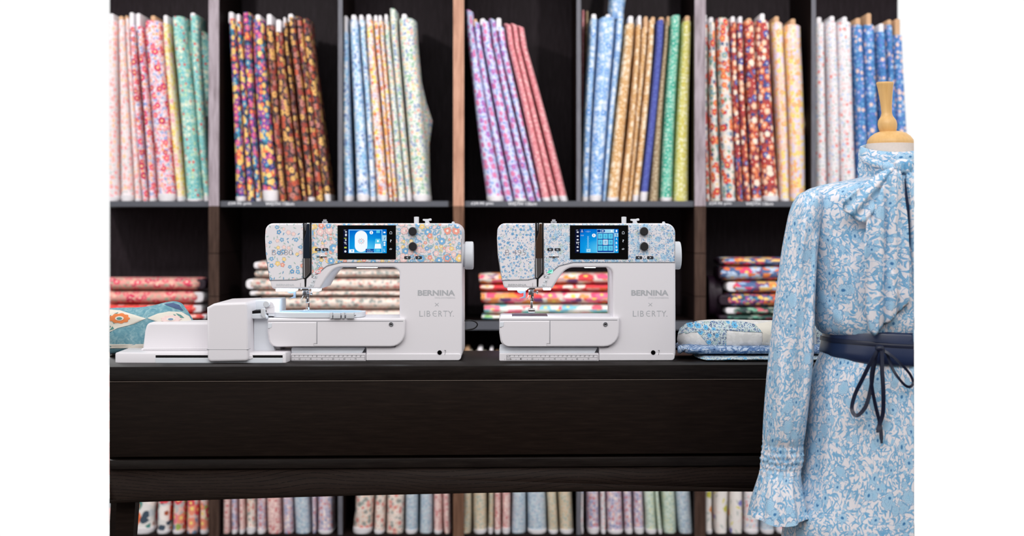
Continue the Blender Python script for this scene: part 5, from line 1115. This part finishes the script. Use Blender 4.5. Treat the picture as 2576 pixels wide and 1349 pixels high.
plt = lambda px, py: .009*math.sin((px-2200-(py-600)*-.02)*.17)*min(1, (py-420)/120)+.004*math.sin(px*.4)
sheet('tie_tail', [(2240, 428), (2262, 424), (2274, 455), (2281, 560), (2286, 700), (2287, 757), (2262, 790), (2232, 815), (2205, 838), (2198, 846), (2190, 836), (2180, 790), (2172, 700), (2170, 620), (2182, 540), (2212, 480)], 2.955, .02, plt)
sheet('tie_tail', [(2276, 440), (2290, 420), (2330, 440), (2335, 600), (2330, 860), (2300, 880), (2297, 800), (2291, 600), (2286, 500)], 2.965, .02, plt, .9)
sheet('tie_gap_shadow', [(2274, 446), (2290, 446), (2298, 520), (2306, 640), (2300, 700), (2290, 660), (2282, 560)], 2.972, .006, None, .9, solid('painted_gap_shade', K(38, 52, 84), .9))  # dark sheet standing in for the shadow between the tie tails
sheet('bow_loop', [(2250, 418), (2262, 426), (2240, 460), (2222, 500), (2200, 530), (2178, 566), (2150, 552), (2122, 530), (2118, 505), (2150, 480), (2185, 455), (2220, 430)], 2.962, .016, lambda px, py: .006*math.sin((px+py*.9)*.13), .1)
sheet('bow_knot', [(2248, 408), (2262, 400), (2290, 400), (2298, 420), (2288, 442), (2262, 440), (2250, 428)], 2.975, .035, lambda px, py: .003*math.sin(px*.5), .6)
# twisted band from collar to knot
path = spline([W(2172, 400, 3.06)-org, W(2190, 408, 3.02)-org, W(2215, 416, 3.0)-org, W(2240, 422, 2.99)-org, W(2260, 424, 2.985)-org], 6)
link('collar_band', me_from(tube_bm(path, .009, 14, [.006+.004*math.sin(i*.5)**2+.004*i/24 for i in range(len(path))]), 'band', 180), M_TOILE, dr)
# belt
bt = thing('belt', 'wide navy leather wrap belt tied around the waist of the dress', 'belt', (org.x, DD, 0))
def bring(y, hw, ry, n=80): return [Vector((X(BC)+math.copysign(abs(math.cos(a_))**.9, math.cos(a_))*hw*K1, math.copysign(abs(math.sin(a_))**.9, math.sin(a_))*ry, zpx(y)+.004*math.sin(a_*2))) for a_ in [PI/2+2*PI*k/n for k in range(n)]]
rb = [bring(y, h_, r_) for y, h_, r_ in ((828, 160, .118), (826, 165, .126), (834, 167, .129), (850, 169, .131), (862, 171, .133), (880, 175, .136), (893, 172, .137), (903, 162, .136), (907, 156, .133), (904, 153, .128))]
bo = link('belt_band', me_from(loft(rb, (False, False)), 'band', 180), M_NAVY, bt)
rs = [bring(y, h_, r_) for y, h_, r_ in ((846, 169.5, .131), (846.5, 172, .1335), (851, 173, .135), (856, 173.5, .1348), (856.5, 171, .132))]
for R_ in rs:
    for v in R_: v.z -= .006*max(0, -math.sin(math.atan2(v.y, v.x)))
link('tie_strap', me_from(loft(rs, (False, False)), 'strap', 60), M_NAVY2, bt)
def ribbon(name, pts, w_, d=2.945, th_=.0016):
    path = spline([W(x, y, d-(.006*math.sin(i*1.3)))-org for i, (x, y) in enumerate(pts)], 7); rings = []
    for i, p in enumerate(path):
        t = (path[min(i+1, len(path)-1)]-path[max(i-1, 0)]).normalized(); nrm = t.cross(Vector((0, 1, 0))).normalized()
        tw = nrm*math.cos(.35*math.sin(i*.2))+Vector((0, 1, 0))*math.sin(.35*math.sin(i*.2)); b_ = t.cross(tw)
        ww = w_*K1/2*(1 if i < len(path)-3 else .6)
        rings.append([p+tw*ww+b_*th_, p+tw*ww-b_*th_, p-tw*ww-b_*th_, p-tw*ww+b_*th_])
    return link(name, me_from(loft(rings), name, 40), M_NAVY2, bt)
ribbon('bow_strand', [(2212, 876), (2196, 900), (2174, 945), (2152, 990), (2143, 1025), (2148, 1042), (2160, 1044), (2178, 1022), (2190, 980), (2197, 930), (2206, 885)], 9)
ribbon('bow_strand', [(2208, 880), (2196, 920), (2192, 960), (2200, 1010), (2212, 1060), (2216, 1085), (2218, 1116)], 8, 2.95)
ribbon('bow_strand', [(2218, 876), (2219, 930), (2222, 985), (2221, 1040), (2212, 1070), (2207, 1088)], 9.5, 2.94)
ribbon('bow_strand', [(2222, 882), (2238, 892), (2262, 912), (2288, 940), (2297, 962), (2290, 973), (2275, 968), (2252, 940), (2240, 915), (2232, 892), (2224, 884)], 6, 2.945)
bms = bmesh.new(); bmesh.ops.create_uvsphere(bms, u_segments=16, v_segments=10, radius=1, matrix=Matrix.Translation(W(2213, 877, 2.945)-org) @ Matrix.Diagonal((.0105, .009, .0085, 1)))
link('bow_knot', me_from(bms, 'knot', 180), M_NAVY2, bt)

# ------------------------------------------------------------------ crop to image borders: meshes cut by planes through the camera at pixel columns
bpy.context.view_layer.update()
def cut(o, pco, pno, fill):
    mw = o.matrix_world; P_ = [(mw @ v.co-pco).dot(pno) for v in o.data.vertices]
    if not P_ or max(P_) <= 0: return
    if min(P_) >= 0: o['drop'] = 1; return
    if o.data.users > 1: o.data = o.data.copy()
    inv = mw.inverted(); lp = inv @ pco; ln = (mw.to_3x3().transposed() @ pno).normalized()
    bm = bmesh.new(); bm.from_mesh(o.data)
    g = bmesh.ops.bisect_plane(bm, geom=bm.verts[:]+bm.edges[:]+bm.faces[:], plane_co=lp, plane_no=ln, clear_outer=True)
    if fill:
        ed = [e for e in g['geom_cut'] if isinstance(e, bmesh.types.BMEdge)]
        try: bmesh.ops.holes_fill(bm, edges=ed, sides=0)
        except Exception: pass
    bm.to_mesh(o.data); bm.free()
def sight_plane(pxa, pya, pxb, pyb, sgn):
    a_ = W(pxa, pya, 1)-Vector((0, 0, ZC)); b_ = W(pxb, pyb, 1)-Vector((0, 0, ZC)); n_ = a_.cross(b_).normalized()
    if n_.x*sgn < 0: n_ = -n_
    return Vector((0, 0, ZC)), n_
PL = sight_plane(276, 0, 276, 1349, -1); PR = sight_plane(2299, 0, 2299, 1349, 1); PT = sight_plane(2263, 0, 2299, 300, 1)  # last plane slants along the image's white top-right corner, for shelving and bolts
for o in list(COL.objects):
    if o.type != 'MESH' or 'kind' in o: continue
    rt = o.parent.name if o.parent else ''
    fill = not rt.startswith('dress') or rt.startswith('dress_form')
    if rt.startswith('belt'): fill = False
    cut(o, *PL, fill); cut(o, *PR, fill)
    if rt.startswith('shelving') or (rt.startswith('fabric_bolt')): cut(o, *PT, fill)
for o in list(COL.objects):
    if o.type == 'MESH' and 'drop' in o: bpy.data.objects.remove(o)
for o in list(COL.objects):
    if o.type == 'EMPTY' and not o.children: bpy.data.objects.remove(o)
